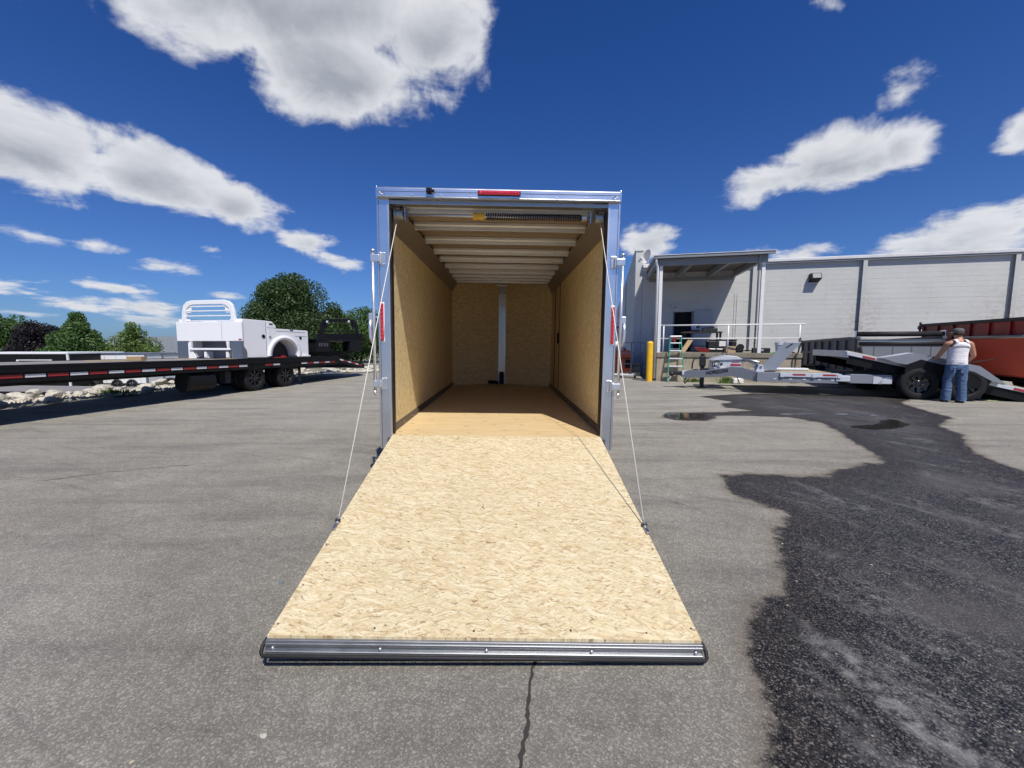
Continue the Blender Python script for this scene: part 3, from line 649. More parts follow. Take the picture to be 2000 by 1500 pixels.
# ramp door
rw = MB(); n = 14
for i in range(n + 1): rw.v += [ramp_pt(-WI, i / n), ramp_pt(WI, i / n), ramp_pt(WI, i / n, -.018), ramp_pt(-WI, i / n, -.018)]
for i in range(n):
    for k in range(4): rw.f.append((4 * i + k, 4 * i + (k + 1) % 4, 4 * i + 4 + (k + 1) % 4, 4 * i + 4 + k)); rw.mi.append(0)
rw.f += [(0, 1, 2, 3), (4 * n, 4 * n + 1, 4 * n + 2, 4 * n + 3)]; rw.mi += [0, 0]
ramp = rw.build('ramp_door', M['osb_ramp'], T)
def rb(x0, x1, f0, f1, d0, d1):
    return MB().hexa([ramp_pt(x0, f0, d0), ramp_pt(x1, f0, d0), ramp_pt(x1, f1, d0), ramp_pt(x0, f1, d0)], [ramp_pt(x0, f0, d1), ramp_pt(x1, f0, d1), ramp_pt(x1, f1, d1), ramp_pt(x0, f1, d1)])
rb(-WI + .03, WI - .03, .01, .985, -.06, -.019).build('ramp_underframe', M['galv'], ramp)
for s in (-1, 1): rb(*sorted((s * (WI - .001), s * (WI - .028))), .005, .995, -.062, -.0185).build('edge_channel', M['galv'], ramp)
MB().cyl((-WI + .02, -.006, ZF - .02), (WI - .02, -.006, ZF - .02), .011, n=12).build('piano_hinge', M['zinc'], ramp, True)
# outer end: ribbed galvanised edge, bolts, rubber-black bumper bar
rb(-WI - .002, WI + .002, .9985, 1.006, -.064, -.012).build('end_trim', M['galv'], ramp, bevel=.002)
rb(-WI - .002, WI + .002, 1.0062, 1.0085, -.034, -.022).build('trim_bead', M['galv'], ramp, bevel=.002)
rb(-WI - .002, WI + .002, 1.0062, 1.012, -.066, -.052).build('trim_foot', M['galv'], ramp, bevel=.003)
for k in range(5):
    p = Vector(ramp_pt(-WI + .03 + k * (2 * WI - .06) / 4, 1.0072, -.043)); MB().sphere(p, .0075, 8, 6).build('bolt', M['zinc'], ramp, True)
p = [ramp_pt(-WI - .004, .985, -.03), ramp_pt(-WI - .013, .993, -.034), ramp_pt(-WI - .018, 1.004, -.045), ramp_pt(-WI - .014, 1.013, -.054), ramp_pt(-WI, 1.020, -.056),
     ramp_pt(WI, 1.020, -.056), ramp_pt(WI + .014, 1.013, -.054), ramp_pt(WI + .018, 1.004, -.045), ramp_pt(WI + .013, .993, -.034), ramp_pt(WI + .004, .985, -.03)]
MB().tube(p, .0085, 10).build('bumper_bar', M['rubber'], ramp, True)
# screw heads in the board
spots = []
for x in (-.66, -.35, .36, .68): spots += [(x, .035), (x + .004, .062), (x, .012)]
spots += [(-.80, .40), (-.81, .455), (.80, .40), (.805, .455), (-.12, .28), (.30, .52), (-.07, .52), (-.07, .535), (.30, .505), (-.48, .70), (.10, .33), (.45, .22), (-.30, .18), (.15, .62)]
for s in (-1, 1): spots += [(s * (WI - .018), q) for q in (.14, .25, .36, .47, .60, .72, .86, .97)]
spots += [(x, .982) for x in (-.5, -.06, .38, .72)]
for (x, f) in spots:
    q = Vector(ramp_pt(x + random.uniform(-.004, .004), f + random.uniform(-.003, .003), .0)); r = random.uniform(.0045, .0065)
    MB().cyl(q - Vector((0, 0, .002)), q + Vector((0, 0, .0018)), r, n=8).build('screw', M['screw'], ramp)
# lock rods outside each jamb
for s in (-1, 1):
    xr = s * (WE + .028); rod = MB().cyl((xr, -.03, .965), (xr, -.03, 2.19), .0135, n=14).build('lock_rod', M['rod'], T, True)
    MB().cyl((xr, -.03, 2.185), (xr, -.03, 2.205), .019, .015, 14).build('rod_cap', M['zinc'], rod, True)
    MB().cyl((xr, -.03, .93), (xr, -.03, .97), .013, .016, 14).build('rod_end', M['zinc'], rod, True)
    for zc in (2.13, 1.03):
        xa, xb = sorted((s * (WE - .075), s * (WE - .028)))
        k = MB().box(xa, xb, -.012, -.0006, zc - .055, zc + .055).build('keeper', M['zinc'], T, bevel=.004)
        MB().box(xa + (.03 if s > 0 else 0), xb - (0 if s > 0 else .03), -.036, -.0125, zc - .05, zc + .05).build('keeper_cam', M['zinc'], k, bevel=.006)
        for dz in (-.044, .044): MB().sphere((s * (WE - .062), -.0135, zc + dz), .006, 8, 6).build('bolt', M['chrome'], k, True)
        xa, xb = sorted((s * (WE - .03), xr + s * .017)); MB().box(xa, xb, -.046, -.014, zc - .03, zc + .03).build('rod_guide', M['rod'], k, bevel=.005)
    hx = s * (WE + .040)
    h = MB().box(*sorted((hx, hx + s * .045)), .0, .012, 1.60, 1.66).build('lock_handle', M['rod'], T, bevel=.004)
    MB().tube([(hx + s * .03, .006, 1.60), (hx + s * .034, .006, 1.52), (hx + s * .030, .006, 1.44), (hx + s * .012, .006, 1.39)], [.014, .015, .015, .011], 10).build('handle_grip', M['rod'], h, True)
    MB().box(*sorted((s * WE + s * .001, hx)), .002, .010, 1.615, 1.635).build('handle_link', M['zinc'], h)
# underframe, jacks, axle wheels, fenders, tongue
MB().box(-1.0, 1.0, .1, .16, .36, .52).box(-1.0, -.92, .165, LEN, .40, .538).box(.92, 1.0, .165, LEN, .40, .538).build('chassis_frame', M['black'], T)
MB().box(-1.0, 1.0, -.0, .095, ZB + .004, ZF - .024).build('rear_sill', M['galv'], T)
for s in (-1, 1):
    MB().box(s * .99 - .03, s * .99 + .03, .20, .27, .06, .40).box(s * .99 - .07, s * .99 + .07, .17, .30, .02, .058).build('stabiliser_jack', M['black'], T, bevel=.006)
def wheel(parent, c, ax, Rr, w, rim='black', spokes=6):
    """c: centre of the outer face, ax: outward axle direction"""
    ax = Vector(ax).normalized(); c = Vector(c); rr = Rr * .60
    hub = MB().lathe([(0, -.02), (rr * .22, -.02), (rr * .30, -.035), (rr * .34, -.085), (rr * .90, -.07), (rr, -.015), (rr, -w + .02)], c, ax, 28)
    a0 = ax.orthogonal().normalized(); b0 = ax.cross(a0)
    h = hub.build('wheel', M['black_gloss' if rim == 'black' else 'white_sheet'], parent, auto=True)
    ty = MB().lathe([(rr, -.012), (rr * 1.04, -.002), (rr * 1.18, .006), (Rr * .86, .004), (Rr * .955, -.012), (Rr * .995, -.035), (Rr, -.05), (Rr * .985, -.07), (Rr, -w / 2), (Rr * .985, -w + .07), (Rr, -w + .05), (Rr * .955, -w + .012), (rr * 1.1, -w), (rr, -w + .02)], c, ax, 36).build('tyre', M['tyre'], h, auto=True)
    for k in range(spokes):
        t = 2 * math.pi * k / spokes; d = a0 * math.cos(t) + b0 * math.sin(t); e = a0 * math.cos(t + .5) + b0 * math.sin(t + .5)
        MB().bar(c + d * rr * .28 - ax * .05, c + d * rr * .93 - ax * .04, rr * .24, .03, ax).build('spoke', M['black_gloss' if rim == 'black' else 'white_sheet'], h, bevel=.006)
        MB().cyl(c + e * rr * .42 - ax * .085, c + e * rr * .42 - ax * .055, .011, n=6).build('lug_nut', M['chrome'], h)
    return h
for s in (-1, 1):
    for y in (2.0, 2.85): wheel(T, (s * 1.30, y, .345), (s, 0, 0), .345, .2)
    MB().prism([(1.55, .52), (1.68, .74), (3.17, .74), (3.30, .52), (3.27, .52), (3.155, .725), (1.695, .725), (1.58, .52)], 'x', *sorted((s * 1.06, s * 1.31))).build('fender', M['galv'], T)
MB().bar((-.5, LEN + .1, .46), (0, LEN + 1.5, .46), .06, .12).bar((.5, LEN + .1, .46), (.02, LEN + 1.5, .46), .06, .12).box(-.05, .05, LEN + 1.4, LEN + 1.75, .42, .56).build('tongue', M['black'], T)
# small black thing left on the trailer floor
t = empty('cable_bundle', T.matrix_basis @ Vector((-.17, yb - .12, ZF)), 0, 'small black wiring bundle on trailer floor beside the metal strip', 'cable')
MB().tube([(.09 * math.cos(a) + .01 * math.sin(5 * a), .05 * math.sin(a), .02 + .018 * (a / 6)) for a in [i * .3 for i in range(60)]], .014, 6).build('coil', M['rubber'], t, True)

# ------------------------------------------------------------------ warehouse on the right
BLD = (5.45, 15.5); BTH = R(-13.0)
def bw(u, v, z=0.0):
    c, s = math.cos(BTH), math.sin(BTH); return (BLD[0] + u * c - v * s, BLD[1] + u * s + v * c, z)
W = empty('warehouse_building', (BLD[0], BLD[1], 0), BTH, 'long light grey painted block warehouse with thin pilasters and flat coping', 'building')
VW = 3.7; WT = 4.86; U0, U1 = -0.30, 26.0
# painted block courses, each a little uneven; door opening left free
DOOR = (1.10, 1.90, 2.86)
zc = 0.0; i = 0
while zc < WT - .05:
    z1 = min(zc + .203, WT)
    spans = [(U0, DOOR[0]), (DOOR[1], U1)] if (z1 <= DOOR[2] + .06 and zc > .9) else [(U0, U1)]
    dv = random.uniform(0, .004); b = MB()
    for (a, c) in spans: b.box(a, c, VW + dv, VW + .25, zc + .0014, z1 - .0014)
    b.build('block_course', M['wall'], W); zc = z1; i += 1
MB().box(U0 + .02, DOOR[0] - .02, VW + .012, VW + .24, 0, WT - .01).box(DOOR[1] + .02, U1 - .02, VW + .012, VW + .24, 0, WT - .01).box(DOOR[0] - .02, DOOR[1] + .02, VW + .012, VW + .24, DOOR[2] + .2, WT - .01).build('wall_core', M['wall_smooth'], W)
MB().prism([(VW - .16, WT + .02), (VW - .16, WT + .14), (VW + .1, WT + .17), (VW + .5, WT + .12), (VW + .5, WT + .02)], 'x', U0 - .02, U1).build('coping', M['coping'], W, bevel=.01)
MB().box(U0, U1, VW - .13, VW - .004, WT - .05, WT + .019).build('fascia', M['grey_steel'], W)
MB().box(U0 - .3, U1, VW + .26, VW + 40, WT - .3, WT - .02).build('roof', M['coping'], W)
for u in (4.24, 8.31, 13.3, 18.3, 23.2):
    p = MB().box(u, u + .15, VW - .12, VW - .108, 0, WT - .06).box(u, u + .15, VW - .012, VW - .004, 0, WT - .06).box(u + .069, u + .081, VW - .107, VW - .013, 0, WT - .06).build('pilaster', M['wall_smooth'], W)
# side wall with its higher parapet, running back
MB().box(-.62, -.31, VW - .02, VW + 42, 0, 5.62).build('side_wall', M['wall_smooth'], W)
MB().box(-.66, -.27, VW - .06, VW + 42, 5.625, 5.70).build('parapet_cap', M['coping'], W)
MB().box(-.30, .25, VW - .22, VW - .165, WT - .02, WT + .10).build('gutter_end', M['coping'], W)
for vv in (9, 15, 21, 27): MB().box(-.70, -.625, VW + vv, VW + vv + .35, 0, 5.5).build('buttress', M['wall_smooth'], W)
# doorway
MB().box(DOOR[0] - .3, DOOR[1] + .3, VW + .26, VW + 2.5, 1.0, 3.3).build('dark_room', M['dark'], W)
for (a, b_) in ((DOOR[0] - .03, DOOR[0] + .03), (DOOR[1] - .03, DOOR[1] + .03)): MB().box(a, b_, VW - .012, VW + .1, 1.08, DOOR[2] + .02).build('door_frame', M['grey_steel'], W)
dr = MB().box(1.94, 2.74, VW - .11, VW - .06, 1.10, 2.88).build('open_door', M['door_grey'], W, bevel=.006)
MB().box(2.24, 2.42, VW - .114, VW - .1105, 2.20, 2.28).build('notice_plate', M['label_white'], dr)
MB().cyl((2.66, VW - .16, 1.95), (2.66, VW - .11, 1.95), .02, n=10).build('handle', M['zinc'], dr)
# emergency heads and flood light
el = MB().box(1.02, 1.22, VW - .07, VW - .002, 3.02, 3.10).build('emergency_light', M['door_grey'], W, bevel=.01)
for q in (1.04, 1.20): MB().sphere((q, VW - .10, 3.13), .055, 10, 8).build('lamp_head', M['rail_white'], el, True)
fl = MB().prism([(VW - .30, 4.10), (VW - .004, 3.98), (VW - .004, 4.34), (VW - .22, 4.34)], 'x', 6.42, 6.80).build('flood_light', M['rubber'], W, bevel=.015)
MB().hexa([(6.46, VW - .298, 4.13), (6.76, VW - .298, 4.13), (6.76, VW - .236, 4.315), (6.46, VW - .236, 4.315)], [(6.46, VW - .308, 4.13), (6.76, VW - .308, 4.13), (6.76, VW - .246, 4.315), (6.46, VW - .246, 4.315)]).build('lamp_glass', M['dgrey_l'], fl)
ru = MB().box(12.0, 13.2, VW + 2.2, VW + 3.6, WT, 5.42).build('rooftop_unit', M['coping'], W, bevel=.02)
MB().hexa([(10.6, VW + 2.4, WT), (11.99, VW + 2.4, WT), (11.99, VW + 3.6, WT), (10.6, VW + 3.6, WT)], [(11.7, VW + 2.4, 5.36), (11.99, VW + 2.4, 5.36), (11.99, VW + 3.5, 5.36), (11.7, VW + 3.5, 5.36)]).build('duct_hood', M['grey_steel'], ru)
# thin conduit scars on the wall
for u in (4.9, 5.0): MB().cyl((u - 1.3, VW - .012, 1.5), (u - 1.3, VW - .012, 3.6), .008, n=6).build('conduit', M['wall_smooth'], W)

# canopy over the dock
CAN = empty('dock_canopy', bw(0, 0), BTH, 'grey flat canopy on slim posts over the loading dock', 'canopy')
cu0, cu1 = -0.14, 3.62
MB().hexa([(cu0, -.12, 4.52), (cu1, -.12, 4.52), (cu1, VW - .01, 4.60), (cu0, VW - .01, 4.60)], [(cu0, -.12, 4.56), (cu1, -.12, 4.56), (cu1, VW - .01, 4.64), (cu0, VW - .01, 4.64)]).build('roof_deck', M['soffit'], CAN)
MB().box(cu0 - .06, cu1 + .16, -.20, -.13, 4.50, 4.60).build('front_gutter', M['grey_steel'], CAN, bevel=.015)
MB().hexa([(cu0 - .06, -.22, 4.605), (cu1 + .16, -.22, 4.605), (cu1 + .05, VW - .008, 4.68), (cu0 - .06, VW - .008, 4.68)], [(cu0 - .06, -.22, 4.625), (cu1 + .16, -.22, 4.625), (cu1 + .05, VW - .008, 4.70), (cu0 - .06, VW - .008, 4.70)]).build('roof_sheet', M['coping'], CAN)
MB().box(cu0 + .05, cu1, .02, .14, 4.28, 4.515).build('front_beam', M['grey_steel'], CAN, bevel=.006)
for u in (cu0 + .02, 1.12, 2.42, cu1 - .14): MB().box(u, u + .12, .145, VW - .02, 4.33, 4.55 if u > 0 else 4.53).build('rafter', M['grey_steel'], CAN)
MB().box(cu0 + .15, cu1 - .16, VW - .10, VW - .022, 4.20, 4.325).build('ledger', M['grey_steel'], CAN)
for u in (0.02, 3.44): MB().box(u, u + .115, .03, .13, 1.075, 4.275).build('post', M['rail_white'], CAN, bevel=.006)
MB().tube([(-.12, -.14, 4.50), (-.12, -.10, 4.40), (-.06, -.02, 4.22), (-.05, .0, 4.1), (-.05, .0, .1)], .045, 10).build('downspout', M['rail_white'], CAN, True)
MB().tube([(3.34, -.10, 4.50), (3.34, .05, 4.30), (3.36, .10, 4.1), (3.36, .10, 1.08)], .03, 10).build('downspout', M['grey_steel'], CAN, True)
# satellite dish on the roof by the canopy
SD = empty('satellite_dish', bw(-.10, 3.95, 4.95), BTH, 'small white satellite dish standing on roof beside the canopy', 'dish')
MB().lathe([(.0, .0), (.15, .02), (.28, .07), (.36, .13), (.35, .14), (.27, .085), (.0, .015)], (.05, -.1, .38), (-.85, -.45, .25), 24).build('reflector', M['rail_white'], SD, True)
MB().tube([(.02, -.02, .10), (-.30, -.32, .34)], .014, 8).cyl((-.34, -.36, .36), (-.26, -.28, .35), .035, n=10).build('feed_arm', M['rail_white'], SD)
MB().cyl((.06, .0, -.11), (.06, -.02, .36), .025, n=10).build('mast', M['galv'], SD)
VE = empty('roof_vent', bw(.85, 3.5, 4.69), BTH, 'small white gooseneck roof vent on the canopy top', 'vent')
MB().tube([(0, 0, 0), (0, 0, .22), (.06, -.06, .30), (.14, -.14, .30)], .035, 10).build('vent_pipe', M['rail_white'], VE, True)
MB().cyl((.13, -.13, .30), (.22, -.20, .29), .06, .055, 12).build('vent_hood', M['rail_white'], VE)

# loading dock
DK = empty('loading_dock', bw(0, 0), BTH, 'tan concrete loading dock below the canopy', 'dock')
MB().box(0, 4.88, 0, VW - .006, .90, 1.07).build('slab', M['dock_top'], DK, bevel=.012)
MB().box(.025, 4.86, .035, VW - .006, .0, .896).build('base', M['dock'], DK)
RL = empty('dock_railing', bw(0, 0), BTH, 'white pipe railing along the front edge of the loading dock', 'railing')
ru_, rz = .14, 2.09
MB().tube([(.14, .06, rz), (4.92, .06, rz)], .026, 10).build('top_rail', M['rail_white'], RL, True)
MB().tube([(-.06, .06, 1.60), (4.80, .06, 1.60)], .02, 10).build('middle_rail', M['rail_white'], RL, True)
for u in (.24, 2.46, 4.76): MB().cyl((u, .06, 1.071), (u, .06, rz - .02), .024, n=10).build('post', M['rail_white'], RL, True)
MB().tube([(.14, .06, rz), (-.1, .3, 1.99), (-.22, .5, 1.72), (-.26, .6, 1.3)], .022, 10).build('return_rail', M['grey_steel'], RL, True)
# stair rail frame left of the dock
SR = empty('stair_railing', bw(-1.0, 2.0), BTH, 'dark grey pipe stair railing in shade left of the dock', 'railing')
for z in (.55, 1.0, 1.45): MB().tube([(-.35, 0, z), (.75, 0, z)], .02, 8).build('rail', M['grey_steel'], SR, True)
for u in (-.35, .2, .75): MB().cyl((u, 0, 0), (u, 0, 1.47), .02, n=8).build('post', M['grey_steel'], SR, True)
for k in range(3): MB().box(-.30, .62, .25 + k * .28, .53 + k * .28, 0, .18 + .18 * k).build('step', M['dock'], SR)
PLT = empty('pallet_rack', bw(-1.25, .95), BTH, 'low dark metal rack lying beside the stair railing', 'rack')
for k in range(3): MB().box(-.5, .6, .0 + .25 * k, .05 + .25 * k, .12, .17).build('bar', M['white_tape'], PLT)
for u in (-.5, .0, .55): MB().box(u, u + .05, -.02, .58, .0, .118).build('runner', M['steel_dark'], PLT)

# bollard
BO = empty('bollard', (5.17, 15.40, 0), 0, 'bright yellow steel bollard at the dock corner', 'bollard')
MB().cyl((0, 0, 0), (0, 0, 1.42), .115, n=28).build('sleeve', M['yellow'], BO, auto=True)
MB().lathe([(.115, 0), (.110, .03), (.085, .06), (.045, .078), (0, .083)], (0, 0, 1.42), (0, 0, 1), 28).build('dome_cap', M['yellow'], BO, True)
# step ladder
LD = empty('step_ladder', (6.03, 15.02, 0), R(-8), 'green fibreglass step ladder with white treads against the dock', 'ladder')
def lad_rail(s, z): return (s * (.30 - .115 * z / 1.68), .28 * z / 1.68, z)
for s in (-1, 1):
    MB().bar(lad_rail(s, .0), lad_rail(s, 1.66), .028, .07, (0, 1, .2)).build('front_rail', M['ladder_green'], LD)
    MB().bar((s * .26, .78, 0), (s * .17, .32, 1.62), .022, .04, (0, 1, .2)).build('rear_rail', M['ladder_green'], LD)
    MB().bar(lad_rail(s, .02), (s * .12, .05, .27), .012, .025).build('brace', M['lad_alu'], LD)
for k in range(5):
    z = .29 + k * .285; a = lad_rail(-1, z); b_ = lad_rail(1, z)
    MB().box(a[0] + .012, b_[0] - .012, a[1] - .05, a[1] + .055, z - .02, z + .02).build('tread', M['lad_alu'], LD, bevel=.006)
for k in range(3): MB().box(-.22 + .02 * k, .22 - .02 * k, .70 - .14 * k, .715 - .14 * k, .30 + .45 * k, .325 + .45 * k).build('rear_bar', M['lad_alu'], LD)
MB().box(-.205, .205, .19, .36, 1.645, 1.70).build('top_cap', M['lad_alu'], LD, bevel=.012)

# things on the dock
WBN = empty('workbench', bw(2.02, 2.35, 1.071), BTH, 'cluttered brown workbench in the shade by the doorway', 'workbench')
MB().box(-.75, .75, -.32, .32, .78, .84).build('top', M['wood'], WBN, bevel=.006)
for x in (-.68, .68):
    for y in (-.26, .26): MB().box(x - .035, x + .035, y - .035, y + .035, 0, .779).build('leg', M['steel_dark'], WBN)
MB().box(-.70, .70, -.28, .28, .22, .25).build('lower_shelf', M['steel_dark'], WBN)
def junk(name, u, v, z, label, cat, parts, rz=0.0):
    t = empty(name, bw(u, v, z), BTH + rz, label, cat)
    for (nm, mb, mt, bv) in parts: mb.build(nm, M[mt], t, bevel=bv)
    return t
junk('chop_saw', 1.72, 2.35, 1.912, 'blue and white chop saw standing on the workbench', 'saw', [('base', MB().box(-.2, .2, -.2, .2, 0, .06), 'steel_dark', .005), ('blade_guard', MB().lathe([(0, -.03), (.15, -.03), (.15, .03), (0, .03)], (0, 0, .20), (1, .3, 0), 20), 'bucket', 0), ('motor', MB().cyl((.02, 0, .2), (.2, .05, .24), .07, n=12), 'steel_dark', .006)])
junk('toolbox', 2.34, 2.35, 1.912, 'low brown toolbox on the workbench beside the saw', 'toolbox', [('body', MB().box(-.28, .28, -.14, .14, 0, .14), 'card', .01), ('tools', MB().bar((-.25, 0, .15), (.2, .05, .17), .05, .03).bar((-.1, -.05, .15), (.3, .0, .2), .03, .03), 'steel_dark', 0)])
junk('parts_crate', 2.55, 1.35, 1.071, 'dark open crate with pale label in front of the workbench', 'crate', [('shell', MB().box(-.5, .5, -.25, .25, 0, .42).box(-.5, .5, -.25, -.22, .425, .50), 'steel_dark', .01), ('paper_label', MB().box(-.12, .22, -.262, -.252, .24, .44), 'label_white', 0), ('lid', MB().hexa([(-.5, .0, .43), (.55, .0, .43), (.55, .28, .43), (-.5, .28, .43)], [(-.48, .0, .47), (.62, .0, .52), (.62, .28, .52), (-.48, .28, .47)]), 'grey_steel', .006)])
junk('small_engine', 3.12, 1.2, 1.071, 'small black engine on the dock beside the crate', 'engine', [('block', MB().box(-.16, .16, -.14, .14, 0, .22), 'steel_dark', .02), ('flywheel', MB().lathe([(0, -.03), (.13, -.03), (.13, .03), (0, .03)], (.05, -.16, .2), (0, 1, 0), 18), 'rubber', 0)])
junk('plank_offcut', 1.25, 1.1, 1.071, 'leaning timber offcut on the dock behind the ladder', 'timber', [('board', MB().hexa([(-.25, 0, 0), (-.05, 0, 0), (-.05, .04, 0), (-.25, .04, 0)], [(.1, .3, .5), (.3, .3, .5), (.3, .34, .5), (.1, .34, .5)]), 'wood', .004)])
junk('red_scoop', 1.72, .42, 1.071, 'red plastic scoop tray with black handle lying on the dock', 'scoop', [('tray', MB().hexa([(-.14, -.1, .02), (.16, -.1, .02), (.16, .12, .02), (-.14, .12, .02)], [(-.30, -.18, .22), (.24, -.18, .14), (.24, .18, .14), (-.30, .18, .22)]), 'red_item', .03), ('handle', MB().cyl((.2, 0, .10), (.85, .05, .09), .032, n=10), 'rubber', 0), ('grip', MB().cyl((.2, .05, .14), (.8, .09, .13), .016, n=8), 'lad_alu', 0)])
junk('cardboard_box', 2.62, .40, 1.071, 'brown cardboard box on the dock left of the middle post', 'box', [('carton', MB().box(-.17, .17, -.14, .14, 0, .24), 'card', .006), ('flap', MB().box(-.17, .17, -.142, -.02, .243, .249).box(-.17, .17, -.01, .14, .243, .249), 'card', 0)], .1)
junk('tool_case', 3.72, .55, 1.071, 'black plastic tool case on the dock right of the middle post', 'case', [('shell', MB().box(-.28, .28, -.12, .12, 0, .18), 'rubber', .02), ('latch', MB().box(-.05, .05, -.128, -.121, .06, .13), 'zinc', .003), ('strip', MB().box(-.85, -.32, -.05, .02, .06, .10), 'rubber', .01)])
BK = empty('white_bucket', bw(4.30, .45, 1.071), BTH, 'pale plastic bucket standing on the right end of the dock', 'bucket')
MB().lathe([(0, .005), (.115, .005), (.145, .36), (.155, .36), (.155, .385), (.138, .385), (.11, .02), (0, .02)], (0, 0, 0), (0, 0, 1), 28).build('pail', M['bucket'], BK, auto=True)
MB().tube([(.15 * math.cos(a), -.02, .36 + .13 * math.sin(a)) for a in [i * math.pi / 10 for i in range(11)]], .005, 6).build('bail', M['zinc'], BK, True)
MB().lathe([(.156, .30), (.160, .30), (.160, .345), (.156, .345)], (0, 0, 0), (0, 0, 1), 28).build('rim_band', M['rail_white'], BK, auto=True)
junk('timber_block', 4.62, .25, 1.071, 'short brown timber block at the right edge of the dock', 'timber', [('block', MB().box(-.15, .12, -.05, .05, 0, .05), 'wood', .004)])
gh = empty('green_hose', bw(4.02, .22, 1.071), BTH, 'bright green hose end on the dock beside the bucket', 'hose')
gm = solid('hose_green', (0.12, 0.55, 0.10), 0.5)
MB().tube([(-.1 + .05 * k, .05 * math.sin(k * 1.1), .02) for k in range(7)], .018, 8).build('coil', gm, gh, True)
rv = empty('red_valve', bw(.62, .03, 1.60), BTH, 'red valve handle hung on the railing left of the ladder', 'valve')
MB().lathe([(.03, -.01), (.075, -.012), (.075, .012), (.03, .01)], (0, -.05, -.01), (0, 1, .1), 14).cyl((0, -.05, -.01), (.02, .0, -.16), .03, n=8).build('handwheel', M['red_item'], rv)
hz = empty('hanging_cord', bw(4.80, -.03, 0), BTH, 'black cord hanging down the right corner of the dock', 'cord')
MB().tube([(-.02, .05, 1.62), (-.03, 0, 1.4), (-.08, -.03, 1.15), (-.16, -.04, 1.0), (-.17, -.03, .6), (-.16, -.03, .3), (-.12, -.05, .02)], .02, 8).build('cord', M['hose'], hz, True)
st = empty('push_pole', bw(2.62, -.30, 0), BTH, 'thin black pole leaning on the dock front behind the grey tongue', 'pole')
MB().cyl((.12, -.32, .02), (-.32, .27, 1.32), .014, n=8).build('shaft', M['hose'], st, True)
def weeds(name, x, y, n, r, h, label):
    b = MB()
    for _ in range(n):
        a = random.uniform(0, 6.28); d = random.random() * r; px, py = x + d * math.cos(a), y + d * math.sin(a) * .4; L = h * random.uniform(.4, 1); t = random.uniform(0, 6.28); w = .02 + .02 * random.random()
        ox, oy = math.cos(t) * L * .6, math.sin(t) * L * .6
        b.add([(px - w, py, 0), (px + w, py, 0), (px + ox * .6 + w, py + oy * .6, L * .7), (px + ox, py + oy, L)], [(0, 1, 2, 3)])
    tag(b.build(name, M['weed']), label, 'weeds', kind='stuff')
wx = bw(1.35, -.12); weeds('weed_tuft', wx[0], wx[1], 60, .35, .16, 'green weeds at the dock foot behind the ladder')
wx = bw(2.35, -.45); weeds('weed_tuft', wx[0], wx[1], 90, .30, .28, 'green weeds growing below the grey trailer tongue')
junk('white_jug', 2.72, -.45, 0, 'white plastic jug on the ground below the grey trailer tongue', 'jug', [('body', MB().box(-.20, .16, -.1, .1, 0, .20), 'rail_white', .04), ('spout', MB().cyl((.12, 0, .2), (.14, 0, .25), .03, n=10), 'rail_white', 0)], .2)
hs = empty('ground_hose', (0, 0, 0), 0, 'black water hose lying on the ground along the dock', 'hose')
MB().tube([(6.2 + .25 * k, 13.95 - .055 * k + .10 * math.sin(k * .9), .015) for k in range(22)], .014, 6).build('line', M['hose'], hs, True)

# forklift behind the right jamb
FK = empty('forklift', (4.60, 17.9, 0), R(4), 'orange forklift with white gas bottle parked beside the warehouse corner', 'forklift')
MB().prism([(-.62, .16), (.62, .16), (.66, .55), (.64, .95), (.55, 1.12), (-.55, 1.12), (-.64, .95), (-.66, .55)], 'y', -.05, .75).build('counterweight', M['orange'], FK, bevel=.05, seg=3)
for s in (-1, 1): MB().box(s * .45 - .12, s * .45 + .12, -.07, -.052, .35, .72).build('vent_recess', M['rubber'], FK)
MB().box(-.64, .64, -.066, -.052, .76, .79).build('seam', M['rubber'], FK)
MB().cyl((-.42, .25, 1.36), (.42, .25, 1.36), .16, n=20).build('gas_bottle', M['rail_white'], FK, bevel=.03)
for s in (-1, 1): MB().bar((s * .52, .55, 1.1), (s * .46, 1.1, 2.15), .06, .07).build('guard_post', M['steel_dark'], FK); MB().bar((s * .5, 2.0, 1.0), (s * .46, 1.6, 2.15), .06, .07).build('guard_post', M['steel_dark'], FK)
MB().box(-.52, .52, 1.05, 1.7, 2.15, 2.20).build('overhead_guard', M['steel_dark'], FK)
MB().box(-.5, .5, .76, 2.2, .25, .95).build('chassis', M['orange'], FK, bevel=.04)
for s in (-1, 1):
    for y in (.35, 1.9): wheel(FK, (s * .62, y, .24), (s, 0, 0), .24, .18)
MB().box(-.35, -.2, 2.2, 2.32, .1, 2.1).box(.2, .35, 2.2, 2.32, .1, 2.1).build('mast', M['steel_dark'], FK)

# ------------------------------------------------------------------ grey tilt-deck trailer in front of the dock
TPH = R(-17.7)
G = empty('tilt_deck_trailer', (6.03, 12.97, 0), TPH, 'light grey tilt deck equipment trailer with tongue toolbox, rear deck tipped down', 'trailer')
